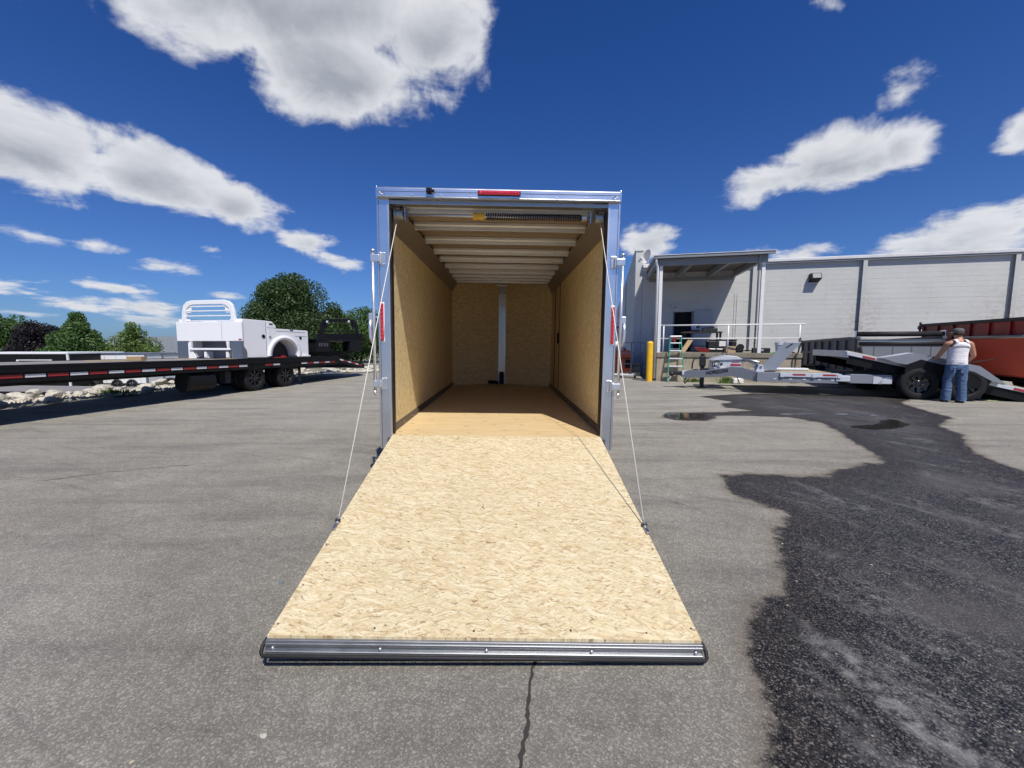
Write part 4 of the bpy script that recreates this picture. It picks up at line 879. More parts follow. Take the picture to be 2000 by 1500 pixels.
# local: x along towards the tail, y negative = near side
DS0, DS1, YN, YF = 1.28, 3.20, -1.10, 1.10
MB().box(DS0, DS1, YN + .02, YF - .02, .56, .60).build('front_deck_plate', M['tgrey'], G)
MB().box(DS0 + .15, DS1 - .02, YN + .25, YF - .25, .604, .622).build('deck_board', M['deck_wood'], G)
for y in (YN, YF): MB().box(DS0, DS1, y - .03, y + .03, .34, .615).build('side_rail', M['tgrey_mid'], G, bevel=.006)
for y in (YN - .033,): 
    MB().box(DS0 + .55, DS1 - .01, y - .03, y - .0005, .50, .612).build('rub_rail', M['tgrey'], G, bevel=.004)
    for (a, b_) in ((DS0 + .85, DS0 + 1.15), (DS0 + 1.55, DS0 + 1.85)): MB().box(a, b_, y - .034, y - .031, .54, .585).build('red_reflector', M['red_tape'], G)
    for a in (.40, .78, 1.10, 1.45, 1.75): MB().box(DS0 + a, DS0 + a + .07, y - .006, y - .0008, .42, .445).build('slot', M['white_tape'], G)
    for a in (.55, 1.3, 1.88): MB().box(DS0 + a, DS0 + a + .09, y - .045, y - .036, .49, .60).build('stake_pocket', M['tgrey'], G, bevel=.004)
MB().box(DS1 - .06, DS1 + .26, YN - .05, YN + .1, .40, .56).build('hinge_block', M['tgrey'], G, bevel=.012)
MB().box(DS0 + .5, DS0 + 1.5, -.35, .0, .624, .70).build('winch_cover', M['tgrey'], G, bevel=.03)
# A-frame tongue: cranked beams rising from coupler to a hump, then down to the deck
prof_t = [(-.62, .50), (-.45, .56), (.10, .60), (.72, .735), (.95, .72), (1.30, .61)]
prof_b = [(1.30, .33), (.95, .40), (.72, .46), (.10, .38), (-.45, .33), (-.62, .36)]
for s in (-1, 1):
    b = MB(); n = len(prof_t)
    def ylat(x): return s * (.10 + (1.08 - .10) * min(max((x + .62) / 1.92, 0), 1))
    outer = [(x, ylat(x), z) for (x, z) in prof_t + prof_b]; inner = [(x, ylat(x) - s * .07, z) for (x, z) in prof_t + prof_b]
    m = len(outer); b.v = outer + inner
    for k in range(n - 1):
        b.f += [(k, k + 1, m - 2 - k, m - 1 - k), (m + k, m + k + 1, 2 * m - 2 - k, 2 * m - 1 - k)]
    for k in range(m): b.f.append((k, (k + 1) % m, m + (k + 1) % m, m + k))
    b.mi = [0] * len(b.f); bm_ = b.build('tongue_beam', M['tgrey_mid'], G, bevel=.006)
    if s < 0: beam = bm_
# lettering on the near beam
def text(body, size, mt, parent, loc, ux, uz, name='lettering', shear=0.0, ext=0.002):
    cu = bpy.data.curves.new('t', 'FONT'); cu.body = body; cu.size = size; cu.extrude = ext; cu.shear = shear; cu.offset = size * .03; cu.resolution_u = 3; cu.align_x = 'CENTER'; cu.align_y = 'CENTER'
    o = bpy.data.objects.new('t', cu); COL.objects.link(o); dg = bpy.context.evaluated_depsgraph_get(); me = bpy.data.meshes.new_from_object(o.evaluated_get(dg)); bpy.data.objects.remove(o)
    ux = Vector(ux).normalized(); uz = Vector(uz); uz = (uz - ux * uz.dot(ux)).normalized(); un = ux.cross(uz)
    mt4 = Matrix((ux, uz, un)).transposed().to_4x4(); mt4.translation = Vector(loc); me.transform(mt4)
    me.materials.clear(); me.materials.append(mt); r = bpy.data.objects.new(name, me); COL.objects.link(r); r.parent = parent; return r
def on_beam(x, z): return Vector((x, -(.10 + .98 * (x + .62) / 1.92) - .006, z))
ux = on_beam(.62, .62) - on_beam(.02, .50)
text('HORIZON', .135, M['ink'], G, on_beam(.33, .565), ux, (0, 0, 1), shear=.1)
MB().box(-.86, -.58, -.07, .07, .40, .53).sphere((-.90, 0, .44), .085, 12, 8).build('coupler', M['steel_dark'], G, bevel=.02)
MB().box(-.60, -.30, -.14, .14, .42, .55).build('tongue_nose', M['tgrey'], G, bevel=.015)
MB().box(-.06, .06, -.06, .06, .05, .86).box(-.12, .12, -.12, .12, .0, .048).build('drop_leg_jack', M['steel_dark'], G, bevel=.008)
MB().box(-.09, .09, -.09, .09, .70, 1.02).cyl((0, 0, 1.02), (0, 0, 1.10), .06, n=12).build('jack_head', M['steel_dark'], G, bevel=.02)
MB().tube([(-.10, -.08, .95), (-.26, -.10, .93), (-.30, -.10, .80), (-.31, -.10, .62)], .022, 8).build('jack_crank', M['steel_dark'], G, True)
for s in (-1, 1): MB().tube([(-.45, s * .06, .36), (-.52, s * .06, .20), (-.50, s * .06, .14), (-.42, s * .05, .22), (-.3, s * .05, .36)], .018, 6).build('safety_chain', M['wood'], G, True)
tb = MB().prism([(.20, .60), (1.02, .70), (1.02, .93), (.86, 1.00), (.62, 1.02), (.26, .91)], 'y', -.42, .42).build('toolbox', M['tgrey'], G, bevel=.015)
MB().prism([(.20, .90), (1.06, .935), (.88, 1.03), (.60, 1.05), (.30, .95)], 'y', -.46, .46).build('lid', M['tgrey'], tb, bevel=.012)
MB().cyl((.48, -.425, .80), (.48, -.44, .80), .03, n=14).build('latch', M['ink'], tb)
MB().box(.72, 1.0, -.4265, -.4215, .745, .80).build('red_reflector', M['red_tape'], tb)
for k in range(6): MB().box(.76 + .035 * k, .785 + .035 * k, -.4275, -.4215, .835 + .003 * k, .862 + .003 * k).build('red_decal', M['ink_red'], tb)
MB().box(.28, .60, -.428, -.4215, .655, .72).build('plate', M['label_white'], tb)
for k in range(2): MB().tube([(.24 + .05 * k, -.45, .70), (.22 + .05 * k, -.50, .84), (.34 + .05 * k, -.50, .90), (.40 + .05 * k, -.46, .74)], .014, 6).build('hydraulic_hose', M['hose'], G, True)
for k in range(3): MB().tube([(1.02, -.30 + .18 * k, .88), (1.22, -.42 + .16 * k, .90), (1.38, -.62 + .2 * k, .80), (1.46, -.75 + .2 * k, .64)], .026, 8).build('guard_pipe', M['tgrey'], G, True)
MB().tube([(1.0, -.40, .95), (1.2, -.52, .92), (1.42, -.72, .86)], .04, 8).build('ram', M['galv'], G, True)
# raised ramp plate standing off the front deck
pl = MB().hexa([(1.36, -.96, .68), (1.76, -.96, .66), (1.76, -.90, .66), (1.36, -.90, .68)], [(1.98, -.86, 1.45), (2.38, -.86, 1.45), (2.38, -.82, 1.45), (1.98, -.82, 1.45)]).build('raised_ramp_plate', M['tgrey_mid'], G, bevel=.004)
MB().hexa([(2.00, -.893, 1.30), (2.04, -.893, 1.30), (2.04, -.885, 1.30), (2.00, -.885, 1.30)], [(2.14, -.872, 1.41), (2.20, -.872, 1.41), (2.20, -.866, 1.41), (2.14, -.866, 1.41)]).build('plate_slot', M['rubber'], pl)
for s in (-.98, -.62): MB().prism([(1.26, .615), (1.48, .615), (1.44, .80), (1.34, .82)], 'y', s - .03, s + .03).build('pivot_lug', M['tgrey'], G, bevel=.01)
MB().cyl((1.39, -1.03, .76), (1.39, -.56, .76), .035, n=12).build('pivot_pin', M['galv'], G)
# tilting rear deck
SL = -.243; X0, X1 = 3.34, 8.0
def dz(x): return 1.21 + SL * (x - X0)
def slab(x0, x1, y0, y1, t0, t1):
    return MB().hexa([(x0, y0, dz(x0) + t0), (x1, y0, dz(x1) + t0), (x1, y1, dz(x1) + t0), (x0, y1, dz(x0) + t0)], [(x0, y0, dz(x0) + t1), (x1, y0, dz(x1) + t1), (x1, y1, dz(x1) + t1), (x0, y1, dz(x0) + t1)])
slab(X0 + .05, X1, -1.04, 1.04, -.045, -.005).build('tilt_deck', M['tgrey_mid'], G)
for k in range(9): slab(X0 + .1, X1 - .2, -.98 + k * .218, -.98 + k * .218 + .212, -.004, .034).build('deck_board', M['deck_wood'], G)
for y in (-1.10, 1.10): slab(X0, X1, y - .045, y + .045, -.10, .0).build('top_rail', M['tgrey'], G, bevel=.006)
for y in (-1.07, 1.07): slab(X0 + .05, X1 - .4, y - .04, y + .04, -.32, -.105).build('deck_frame', M['black'], G)
slab(X0 - .02, X0 + .05, -1.12, 1.12, -.16, .01).build('deck_lip', M['tgrey'], G, bevel=.006)
for (a, b_) in ((X0 + .35, X0 + .62), (6.75, 7.1)): slab(a, b_, -1.152, -1.1465, -.085, -.03).build('red_reflector', M['red_tape'], G)
for k in range(4): slab(X0 + .75 + .0 * k, X0 + .80, -1.152, -1.1465, -.09, -.01) if k == 0 else None
# fender: front slope, flat crown, rear slope
FP = [(4.00, 0), (4.66, .29), (5.95, .29), (6.45, 0)]
top = [(x, dz(x) + h) for (x, h) in FP]
for (p, q) in zip(top[:-1], top[1:]):
    MB().hexa([(p[0], -1.36, p[1] - .03), (q[0], -1.36, q[1] - .03), (q[0], -1.02, q[1] - .03), (p[0], -1.02, p[1] - .03)], [(p[0], -1.36, p[1]), (q[0], -1.36, q[1]), (q[0], -1.02, q[1]), (p[0], -1.02, p[1])]).build('fender_plate', M['tgrey'], G, bevel=.004)
MB().prism([top[0], top[1], top[2], top[3], (6.22, dz(6.22) - .02), (5.86, top[2][1] - .14), (4.98, dz(4.98) + .15), (4.80, dz(4.8) + .16), (4.52, dz(4.52) - .04), (4.3, dz(4.3) - .05)], 'y', -1.365, -1.355).build('fender_side', M['tgrey_mid'], G)
MB().prism([(4.52, dz(4.52) - .03), (4.80, dz(4.8) + .17), (5.86, top[2][1] - .13), (6.2, dz(6.2)), (6.1, dz(6.1) - .25), (4.5, dz(4.5) - .3)], 'y', -1.354, -1.345).build('fender_liner', M['black'], G)
# chassis and wheels
for y in (-.75, .75): MB().box(DS1 + .0, 6.6, y - .05, y + .05, .40, .58).build('chassis_beam', M['tgrey_mid'], G)
MB().box(DS1 + .25, 4.35, -1.15, -.85, .36, .60).build('hydraulic_box', M['tgrey_mid'], G, bevel=.01)
MB().box(DS1 + .75, DS1 + .95, -1.16, -1.151, .36, .55).build('valve_plate', M['tgrey'], G, bevel=.004)
MB().prism([(4.05, .37), (4.35, .37), (4.35, .54), (4.20, .54)], 'y', -1.16, -1.152).build('gusset', M['tgrey'], G)
for x in (4.82, 5.74): wheel(G, (x, -1.36, .41), (0, -1, 0), .41, .26, spokes=8)
for x in (4.82, 5.74): wheel(G, (x, 1.36, .41), (0, 1, 0), .41, .26, spokes=8)
MB().cyl((4.82, -1.2, .41), (4.82, 1.2, .41), .045, n=12).cyl((5.74, -1.2, .41), (5.74, 1.2, .41), .045, n=12).build('axle', M['steel_dark'], G)

# ------------------------------------------------------------------ dump trailers
def dump(name, loc, rz, Wd, L, z0, z1, body, rail, label, near_end=True, tilt=0.0):
    """local: x to the right across the near end, y back along the body; origin at the near-left corner on the ground"""
    t = empty(name, loc, rz, label, 'dump trailer'); t.rotation_euler = (tilt, 0, rz)
    th = .04
    MB().box(0, th, 0, L, z0, z1 - .09).build('side_wall', M[body], t); MB().box(Wd - th, Wd, 0, L, z0, z1 - .09).build('side_wall', M[body], t)
    MB().box(th, Wd - th, .0, th, z0, z1 - .09).build('front_wall', M[body], t); MB().box(th, Wd - th, L - th, L, z0, z1 - .12).build('tailgate', M[body], t)
    MB().box(th, Wd - th, th, L - th, z0, z0 + .03).build('floor', M[body], t)
    for x in (-.03, Wd - .07): MB().box(x, x + .10, -.02, L + .02, z1 - .088, z1).build('top_rail', M[rail], t, bevel=.008)
    n = max(4, int(L / .62))
    for s in (-.045, Wd + .001):
        for k in range(n + 1):
            y = .06 + k * (L - .2) / n; MB().box(s, s + .044, y, y + .08, z0 + .02, z1 - .09).build('rib', M[body], t, bevel=.005)
        MB().box(s - .004, s + .04, .145, L - .02, z0 + (z1 - z0) * .52, z0 + (z1 - z0) * .60).build('side_stiffener', M[rail if rail != 'black' else body], t)
        MB().box(s, s + .04, 0.02, L, z0 - .10, z0 + .015).build('bottom_rail', M[body], t)
    for x in (.35, Wd - .45): MB().box(x, x + .10, -1.0, L - .1, z0 - .26, z0 - .11).build('chassis_beam', M['black'], t)
    for y in (L * .55, L * .55 + .85):
        wheel(t, (-.06 - .02, y, .36), (-1, 0, 0), .36, .24); wheel(t, (Wd + .08, y, .36), (1, 0, 0), .36, .24)
    for s in (-.34, Wd + .05): MB().prism([(L * .55 - .5, z0 - .12), (L * .55 - .38, z0 + .10), (L * .55 + 1.23, z0 + .10), (L * .55 + 1.35, z0 - .12), (L * .55 + 1.31, z0 - .12), (L * .55 + 1.21, z0 + .07), (L * .55 - .36, z0 + .07), (L * .55 - .46, z0 - .12)], 'x', s, s + .29).build('fender', M['black'], t)
    for z in (z1 - .18, z0 + .3): MB().box(-.10, -.02, L - .02, L + .08, z, z + .12).build('gate_hinge', M['steel_dark'], t, bevel=.01)
    MB().cyl((-.05, L + .03, z1 - .25), (-.05, L + .03, z1 + .06), .03, n=10).build('gate_post', M['steel_dark'], t)
    MB().box(Wd / 2 - .06, Wd / 2 + .06, -1.6, -.95, z0 - .28, z0 - .14).build('tongue', M['black'], t)
    return t
DG = dump('grey_dump_trailer', (10.5, 12.5, 0), R(-17.5), 2.1, 4.5, .58, 1.63, 'dgrey', 'dgrey', 'dark grey dump trailer with black tarp roll parked behind the tilt trailer', tilt=-.022)
MB().cyl((-.02, .14, 1.70), (2.10, .14, 1.70), .075, n=16).build('tarp_roll', M['rubber'], DG, True)
for x in (-.06, 2.10): MB().box(x, x + .04, .02, .26, 1.60, 1.80).build('tarp_end_plate', M['chrome'], DG, bevel=.01)
MB().prism([(.05, 1.34), (2.28, 1.34), (1.86, .55), (.20, .55)], 'y', -.16, -.06).build('front_apron', M['dgrey_l'], DG, bevel=.008)
MB().cyl((.0, -.14, 1.405), (2.30, -.14, 1.405), .06, n=14).build('apron_tube', M['rubber'], DG, True)
MB().box(.0, 2.30, -.16, -.10, 1.466, 1.476).build('apron_trim', M['chrome'], DG)
MB().box(2.26, 2.34, -.2, -.06, 1.34, 1.50).build('tube_bracket', M['chrome'], DG, bevel=.01)
for k in range(4): MB().box(.35 + .45 * k, .37 + .45 * k, -.166, -.1605, .60, 1.32).build('apron_seam', M['dgrey'], DG)
DR = dump('red_dump_trailer', (12.62, 9.90, 0), R(-17.5), 2.1, 4.3, .66, 2.07, 'red', 'steel_dark', 'glossy red dump trailer with dark top rail at the right edge')
MB().prism([(.0, 1.55), (2.35, 1.55), (1.75, .60), (.0, .60)], 'x', -.13, -.055).build('lower_side_panel', M['red_bounce_lit'], DR, bevel=.01)
MB().cyl((-.12, -.1, 1.58), (-.12, 2.45, 1.58), .045, n=12).build('side_tube', M['cove'], DR, True)
MB().box(-.17, -.132, 1.55, 1.85, .62, .82).build('tail_bracket', M['red_item'], DR, bevel=.01)

# ------------------------------------------------------------------ spray bottle, cloth on the paving
SB = empty('spray_bottle', (11.88, 10.35, 0), .3, 'clear spray bottle with white trigger standing on the paving', 'bottle')
MB().lathe([(0, 0), (.045, 0), (.048, .02), (.048, .13), (.035, .17), (.016, .19), (.016, .21)], (0, 0, 0), (0, 0, 1), 18).build('bottle_body', solid('spray_liquid', (0.45, 0.36, 0.50), .25), SB, True)
MB().box(-.018, .05, -.015, .015, .211, .265).box(.02, .035, -.008, .008, .16, .211).build('trigger_head', M['rail_white'], SB, bevel=.005)
CL = MB(); n = 9
for i in range(n):
    for j in range(n): CL.v.append((11.72 + .05 * i + .02 * math.sin(j), 9.98 + .035 * j + .02 * math.sin(i * 1.3), .006 + .03 * abs(math.sin(i * 1.1 + .4) * math.cos(j * .9)) * (1 if 0 < i < n - 1 and 0 < j < n - 1 else .1)))
CL.f = [(i * n + j, i * n + j + 1, (i + 1) * n + j + 1, (i + 1) * n + j) for i in range(n - 1) for j in range(n - 1)]; CL.mi = [0] * len(CL.f)
tag(CL.build('cleaning_cloth', solid('lime_cloth', (0.48, 0.52, 0.20), .9), None, True), 'crumpled lime green cleaning cloth on the paving beside the bottle', 'cloth')

# ------------------------------------------------------------------ deck-over flatbed on the left with two truck beds
FB_O = (-7.60, 12.18, 0); FB_R = R(-10.6); FB_T = -0.0135
F = empty('flatbed_trailer', FB_O, FB_R, 'long black deckover flatbed trailer with red and white tape along its side', 'trailer')
F.rotation_euler = (FB_T, 0, FB_R)
def fw(x, y, z=0.0):
    c, s = math.cos(FB_R), math.sin(FB_R); return (FB_O[0] + x * c - y * s, FB_O[1] + x * s + y * c, z + FB_T * y)
Y0, Y1, DZ = -9.5, 4.02, .96
for k in range(13): MB().box(-2.55 + k * .193, -2.55 + k * .193 + .187, Y0, Y1, DZ - .045, DZ).build('deck_plank', M['plank'], F)
for x in (-2.60, -.03): MB().box(x, x + .05, Y0, Y1, .66, DZ + .012).build('side_rail', M['black'], F, bevel=.006)
MB().box(.022, .05, Y0, Y1 - .1, .84, .90).build('rub_rail', M['black'], F)
for k in range(17): MB().box(.0215, .045, Y0 + .3 + k * .75, Y0 + .36 + k * .75, .665, .735).build('stake_pocket', M['black'], F)
y = Y0 + .2; k = 0
while y < Y1 - .2:
    L = .28 if k % 2 else .30
    if not (-.55 < y < .35 or .75 < y < 1.7): MB().box(.0225, .0265, y, y + L, .745, .80).build('white_tape' if k % 2 else 'red_tape', M['white_tape' if k % 2 else 'red_tape'], F)
    elif .25 < y < .9: MB().box(.0225, .0265, y, y + L, .745, .80).build('white_tape' if k % 2 else 'red_tape', M['white_tape' if k % 2 else 'red_tape'], F)
    y += L + .03; k += 1
for x in (-1.95, -.75): MB().box(x, x + .14, Y0, Y1 + .2, .57, .655).build('main_beam', M['black'], F)
for k in range(16): MB().box(-2.55, -.035, Y0 + .4 + k * .8, Y0 + .47 + k * .8, .70, .78).build('cross_member', M['black'], F)
# dovetail
MB().hexa([(-2.6, Y1, .72), (.02, Y1, .72), (.02, Y1 + 1.9, .42), (-2.6, Y1 + 1.9, .42)], [(-2.6, Y1, .95), (.02, Y1, .95), (.02, Y1 + 1.9, .60), (-2.6, Y1 + 1.9, .60)]).build('dovetail', M['black'], F)
for k in range(6):
    ya, yb_ = Y1 + .12 + .27 * k, Y1 + .12 + .27 * k + .22; f0, f1 = (ya - Y1) / 1.9, (yb_ - Y1) / 1.9
    zz0, zz1 = .86 - .35 * f0 - .02, .86 - .35 * f1 - .02
    MB().hexa([(.0215, ya, zz0), (.026, ya, zz0), (.026, yb_, zz1), (.0215, yb_, zz1)], [(.0215, ya, zz0 + .05), (.026, ya, zz0 + .05), (.026, yb_, zz1 + .05), (.0215, yb_, zz1 + .05)]).build('red_tape' if k % 2 else 'white_tape', M['red_tape' if k % 2 else 'white_tape'], F)
for (x, ax) in ((-.06, 1), (-.36, 1), (-2.52, -1), (-2.22, -1)):
    for yy in (0.0, 1.28): wheel(F, (x, yy, .39), (ax, 0, 0), .39, .24, spokes=8)
for yy in (0.0, 1.28): MB().cyl((-2.3, yy, .39), (-.3, yy, .39), .06, n=12).build('axle', M['steel_dark'], F)
for x in (-.22,):
    MB().cyl((x, -2.1, .42), (x, -1.4, .42), .26, n=20).build('air_tank', M['black'], F)
    MB().box(x - .1, x + .1, -.98, -.80, .30, .62).build('side_marker_box', M['steel_dark'], F)
MB().box(-.09, .0, 1.86, 1.89, .16, .70).build('mud_flap', M['rubber'], F)
# landing legs and gooseneck (left of the picture)
for x in (-2.2, -.4): MB().box(x - .06, x + .06, -8.6, -8.48, .02, .66).box(x - .15, x + .15, -8.66, -8.42, .0, .02).build('landing_leg', M['black'], F)
MB().box(-1.9, -.7, Y0 - 1.2, Y0, .7, 1.0).box(-1.5, -1.1, Y0 - 2.6, Y0 - 1.2, .9, 1.5).build('gooseneck', M['black'], F)
# loose timbers on the deck
for (x, y, l, w, rz, lab) in ((-.5, -2.8, .28, .14, .2, 'short square timber block lying on the flatbed deck'),):
    t = empty('timber_block', fw(x, y, DZ + .013), FB_R + rz, lab, 'timber'); MB().box(-l, l * .2, -w / 2, w / 2, 0, .10).build('block', M['wood'], t, bevel=.006)
t = empty('timber_strip', fw(-1.1, -2.95, DZ + .001), FB_R + 1.3, 'thin pale timber strip lying on the flatbed deck', 'timber'); MB().box(-.5, .35, -.04, .04, 0, .035).build('strip', M['deck_wood'], t, bevel=.004)

def truck_bed(name, y0, label, body, plate, sy, cross, flat=False):
    """service bed: local x 0 = near side, negative away; y along; z 0 = deck"""
    t = empty(name, fw(-.05, y0, DZ + .014), FB_R, label, 'truck bed'); t.rotation_euler = (FB_T, 0, FB_R); t.scale = (.95, sy, 1)
    Wd, L = 2.28, 2.56; B = M[body]; Pm = M[plate]
    for x in (-1.55, -.75): MB().box(x, x + .09, .1, L - .1, 0.0, .20).build('subframe', M['black'] if flat else B, t)
    if not flat:
        for side in (0, 1):
            x1 = 0 if side == 0 else -Wd + .42; x0 = x1 - .42
            # tall cabinet + sloped shoulder + low cabinet, wheel arch cut from the low part
            MB().box(x0, x1, .0, .80, .02, 1.14).build('tall_cabinet', B, t, bevel=.012)
            MB().prism([(.805, .93), (1.12, .93), (1.12, 1.0), (.98, 1.135), (.805, 1.135)], 'x', x0, x1).build('shoulder_box', B, t, bevel=.01)
            ac, ar = 1.42, .52; arch = [(ac + ar * math.cos(a), .06 + ar * math.sin(a)) for a in [math.pi - i * math.pi / 14 for i in range(15)]]
            MB().prism([(.805, .92), (.805, .02)] + arch + [(2.42, .06), (2.42, .90), (2.38, .92)], 'x', x0, x1).build('low_cabinet', B, t, bevel=.006)
            xa = x1 if side == 0 else x0; sg = 1 if side == 0 else -1
            fl_o = [(ac + (ar + .13) * math.cos(a), .06 + (ar + .13) * math.sin(a)) for a in [math.pi - i * math.pi / 16 for i in range(17)]]
            fl_i = [(ac + (ar + .012) * math.cos(a), .06 + (ar + .012) * math.sin(a)) for a in [math.pi - i * math.pi / 16 for i in range(17)]]
            b = MB(); n = len(fl_o)
            for (p, q) in zip(fl_o, fl_i): b.v += [(xa + sg * .002, p[0], p[1]), (xa + sg * .05, p[0] * .985 + ac * .015, p[1] * .985), (xa + sg * .06, q[0], q[1]), (xa - sg * .02, q[0], q[1])]
            for i in range(n - 1):
                for c in range(3): b.f.append((4 * i + c, 4 * i + c + 1, 4 * i + 4 + c + 1, 4 * i + 4 + c)); b.mi.append(0)
            b.build('fender_flare', B, t, True)
            MB().prism([(.92, .02)] + [(ac + (ar - .03) * math.cos(a), .06 + (ar - .03) * math.sin(a)) for a in [math.pi - i * math.pi / 14 for i in range(15)]] + [(1.90, .02)], 'x', *sorted((xa - sg * .40, xa - sg * .36))).build('wheel_well', M['steel_dark'], t)
            if side == 0:
                for (yy, z, r) in ((.66, .66, .055), (2.08, .66, .05)):
                    l = MB().lathe([(0, .012), (r, .012), (r, 0), (0, 0)], (.0005, yy, z), (1, 0, 0), 18).build('paddle_latch', M['black'], t)
                MB().box(.0005, .006, .88, 1.0, 1.03, 1.07).box(.0005, .006, 1.66, 1.78, .88, .915).build('hinge_latch', M['black'], t)
                for (a, b_, z) in ((1.12, 2.3, .84), (1.86, 2.36, .70)): MB().box(.0004, .003, a, b_, z, z + .012).build('door_seam', M['dgrey_l'], t)
                MB().box(.0004, .003, .745, .757, .06, 1.1).build('door_seam', M['dgrey_l'], t)
                MB().box(.0005, .008, .86, .93, .60, .68).build('fuel_filler', M['grey_steel'], t, bevel=.002)
                MB().box(-.01, .05, 1.92, 2.46, .02, .06).build('running_board', B, t, bevel=.006)
        # bulkhead end facing the camera
        MB().box(-Wd - .03, .03, -.06, -.003, .50, 1.06).build('end_panel', B, t, bevel=.012)
        MB().box(-.66, -.655, -.0645, -.0605, .55, 1.04).build('panel_seam', M['dgrey_l'], t)
        MB().box(-.075, .02, -.066, -.0605, .53, .57).build('red_marker', M['red_tape'], t)
        for side in (0, 1):
            xs = (-.34, .03) if side == 0 else (-Wd - .03, -Wd + .34)
            MB().box(xs[0], xs[1], -.055, -.02, .0, .495).build('corner_plate', Pm, t)
        MB().prism([(-.055, .0), (.10, .0), (.10, .22), (-.055, .46)], 'x', .004, .012).build('side_kick_plate', M['galv'], t)
        MB().box(-1.85, -.40, -.08, -.03, .24, .30).build('bumper_bar', B, t, bevel=.01)
        for x in (-1.80, -.46): MB().prism([(x - .05, .49), (x + .05, .49), (x + .02, .301), (x - .02, .301)], 'y', -.075, -.03).build('bumper_hanger', B, t)
        MB().prism([(-Wd + .36, .0), (-Wd + .62, .0), (-Wd + .42, .46), (-Wd + .36, .46)], 'y', -.05, -.02).build('gusset', B, t)
        MB().box(-Wd + .3, -.36, .3, .34, .0, .9).build('inner_bulkhead', M['dgrey_l'], t)
        MB().box(-Wd + .42, -.42, .1, L - .1, .86, .90).build('bed_floor', B, t)
        ry, rz0, rz1, rw = -.02, 1.06, 1.68, 1.92
    else:
        MB().box(-Wd, 0, .0, L, .60, .66).build('bed_floor', B, t, bevel=.008)
        for x in (-Wd, -.36): [MB().box(x, x + .36, a_, b_, .18, .595).build('under_box', B, t, bevel=.01) for (a_, b_) in ((.05, .70), (1.75, 2.5))]
        MB().box(-Wd, 0, L - .12, L - .04, .665, .95).build('bulkhead', B, t)
        for side, x in ((0, 0.0), (1, -Wd)):
            for k in range(4): MB().box(x - .005, x + .008, .15 + .12 * k, .21 + .12 * k, .38, .50).build('louvre', M['dgrey'], t)
        ry, rz0, rz1, rw = L - .08, .95, 1.60, 1.98
    # headache rack: arched tube frame, gusset plates, horizontal louvre bars
    cx = -Wd / 2; pts = []
    for (px, pz) in ((-1, 0), (-.985, .45), (-.93, .78), (-.80, .94), (-.62, 1.0), (.62, 1.0), (.80, .94), (.93, .78), (.985, .45), (1, 0)): pts.append((cx + px * rw / 2 * (1 - .03 * pz), ry, rz0 + pz * (rz1 - rz0)))
    b = MB()
    inn = [(cx + (p[0] - cx) * .86, ry, rz0 + (p[2] - rz0) * (.80 if p[2] > rz0 + .5 * (rz1 - rz0) else .86)) for p in pts]
    for (p, q) in zip(pts, inn): b.v += [(p[0], ry - .035, p[2]), (p[0], ry + .035, p[2]), (q[0], ry + .035, q[2]), (q[0], ry - .035, q[2])]
    for i in range(len(pts) - 1):
        for c in range(4): b.f.append((4 * i + c, 4 * i + (c + 1) % 4, 4 * i + 4 + (c + 1) % 4, 4 * i + 4 + c)); b.mi.append(0)
    b.f += [(0, 1, 2, 3), tuple(4 * (len(pts) - 1) + c for c in range(4))]; b.mi += [0, 0]
    rk = b.build('rack_frame', B, t, bevel=.012)
    for s in (-1, 1):
        MB().prism([(cx + s * rw * .46, rz0 + .26 * .62 / .62), (cx + s * rw * .33, rz0 + .26), (cx + s * rw * .30, rz1 - .10), (cx + s * rw * .20, rz1 - .07), (cx + s * rw * .20, rz1 - .02), (cx + s * rw * .40, rz1 - .04), (cx + s * rw * .455, rz1 - .16)], 'y', ry - .012, ry + .012).build('rack_gusset', B, rk)
    for z in cross: MB().box(cx - rw * .455, cx + rw * .455, ry - .02, ry + .02, rz0 + z, rz0 + z + .028).build('rack_bar', B, rk)
    if flat:
        for s in (-1, 1):
            MB().cyl((cx + s * rw * .28, ry - .06, rz1 - .12), (cx + s * rw * .28, ry - .03, rz1 - .12), .05, n=14).build('work_light', M['lad_alu'], rk)
    return t
truck_bed('white_truck_bed', -.385, 'white service truck bed with headache rack loaded on the flatbed', 'white', 'tread2', 1.15, (.015, .16, .30, .43))
truck_bed('black_truck_bed', 2.80, 'black truck bed with headache rack at the far end of the flatbed', 'black', 'black', 1.25, (.10,), flat=True)
for (x, y, n_) in ((-2.0, -.42, 'left'), (-.45, -.40, 'right')):
    t = empty('timber_support', fw(x, y, DZ + .001), FB_R, 'flat timber support under the %s corner of the white truck bed' % n_, 'timber'); MB().box(-.28, .28, -.10, .04, 0, .012).build('board', M['wood'], t)
t = empty('red_strap', fw(-.1, 1.05, DZ + .013), FB_R, 'red ratchet strap lying on the flatbed edge below the white bed', 'strap'); MB().box(-.05, .1, -.3, .25, 0, .02).box(-.02, .08, .1, .2, .021, .06).build('webbing', M['red_tape'], t, bevel=.006)

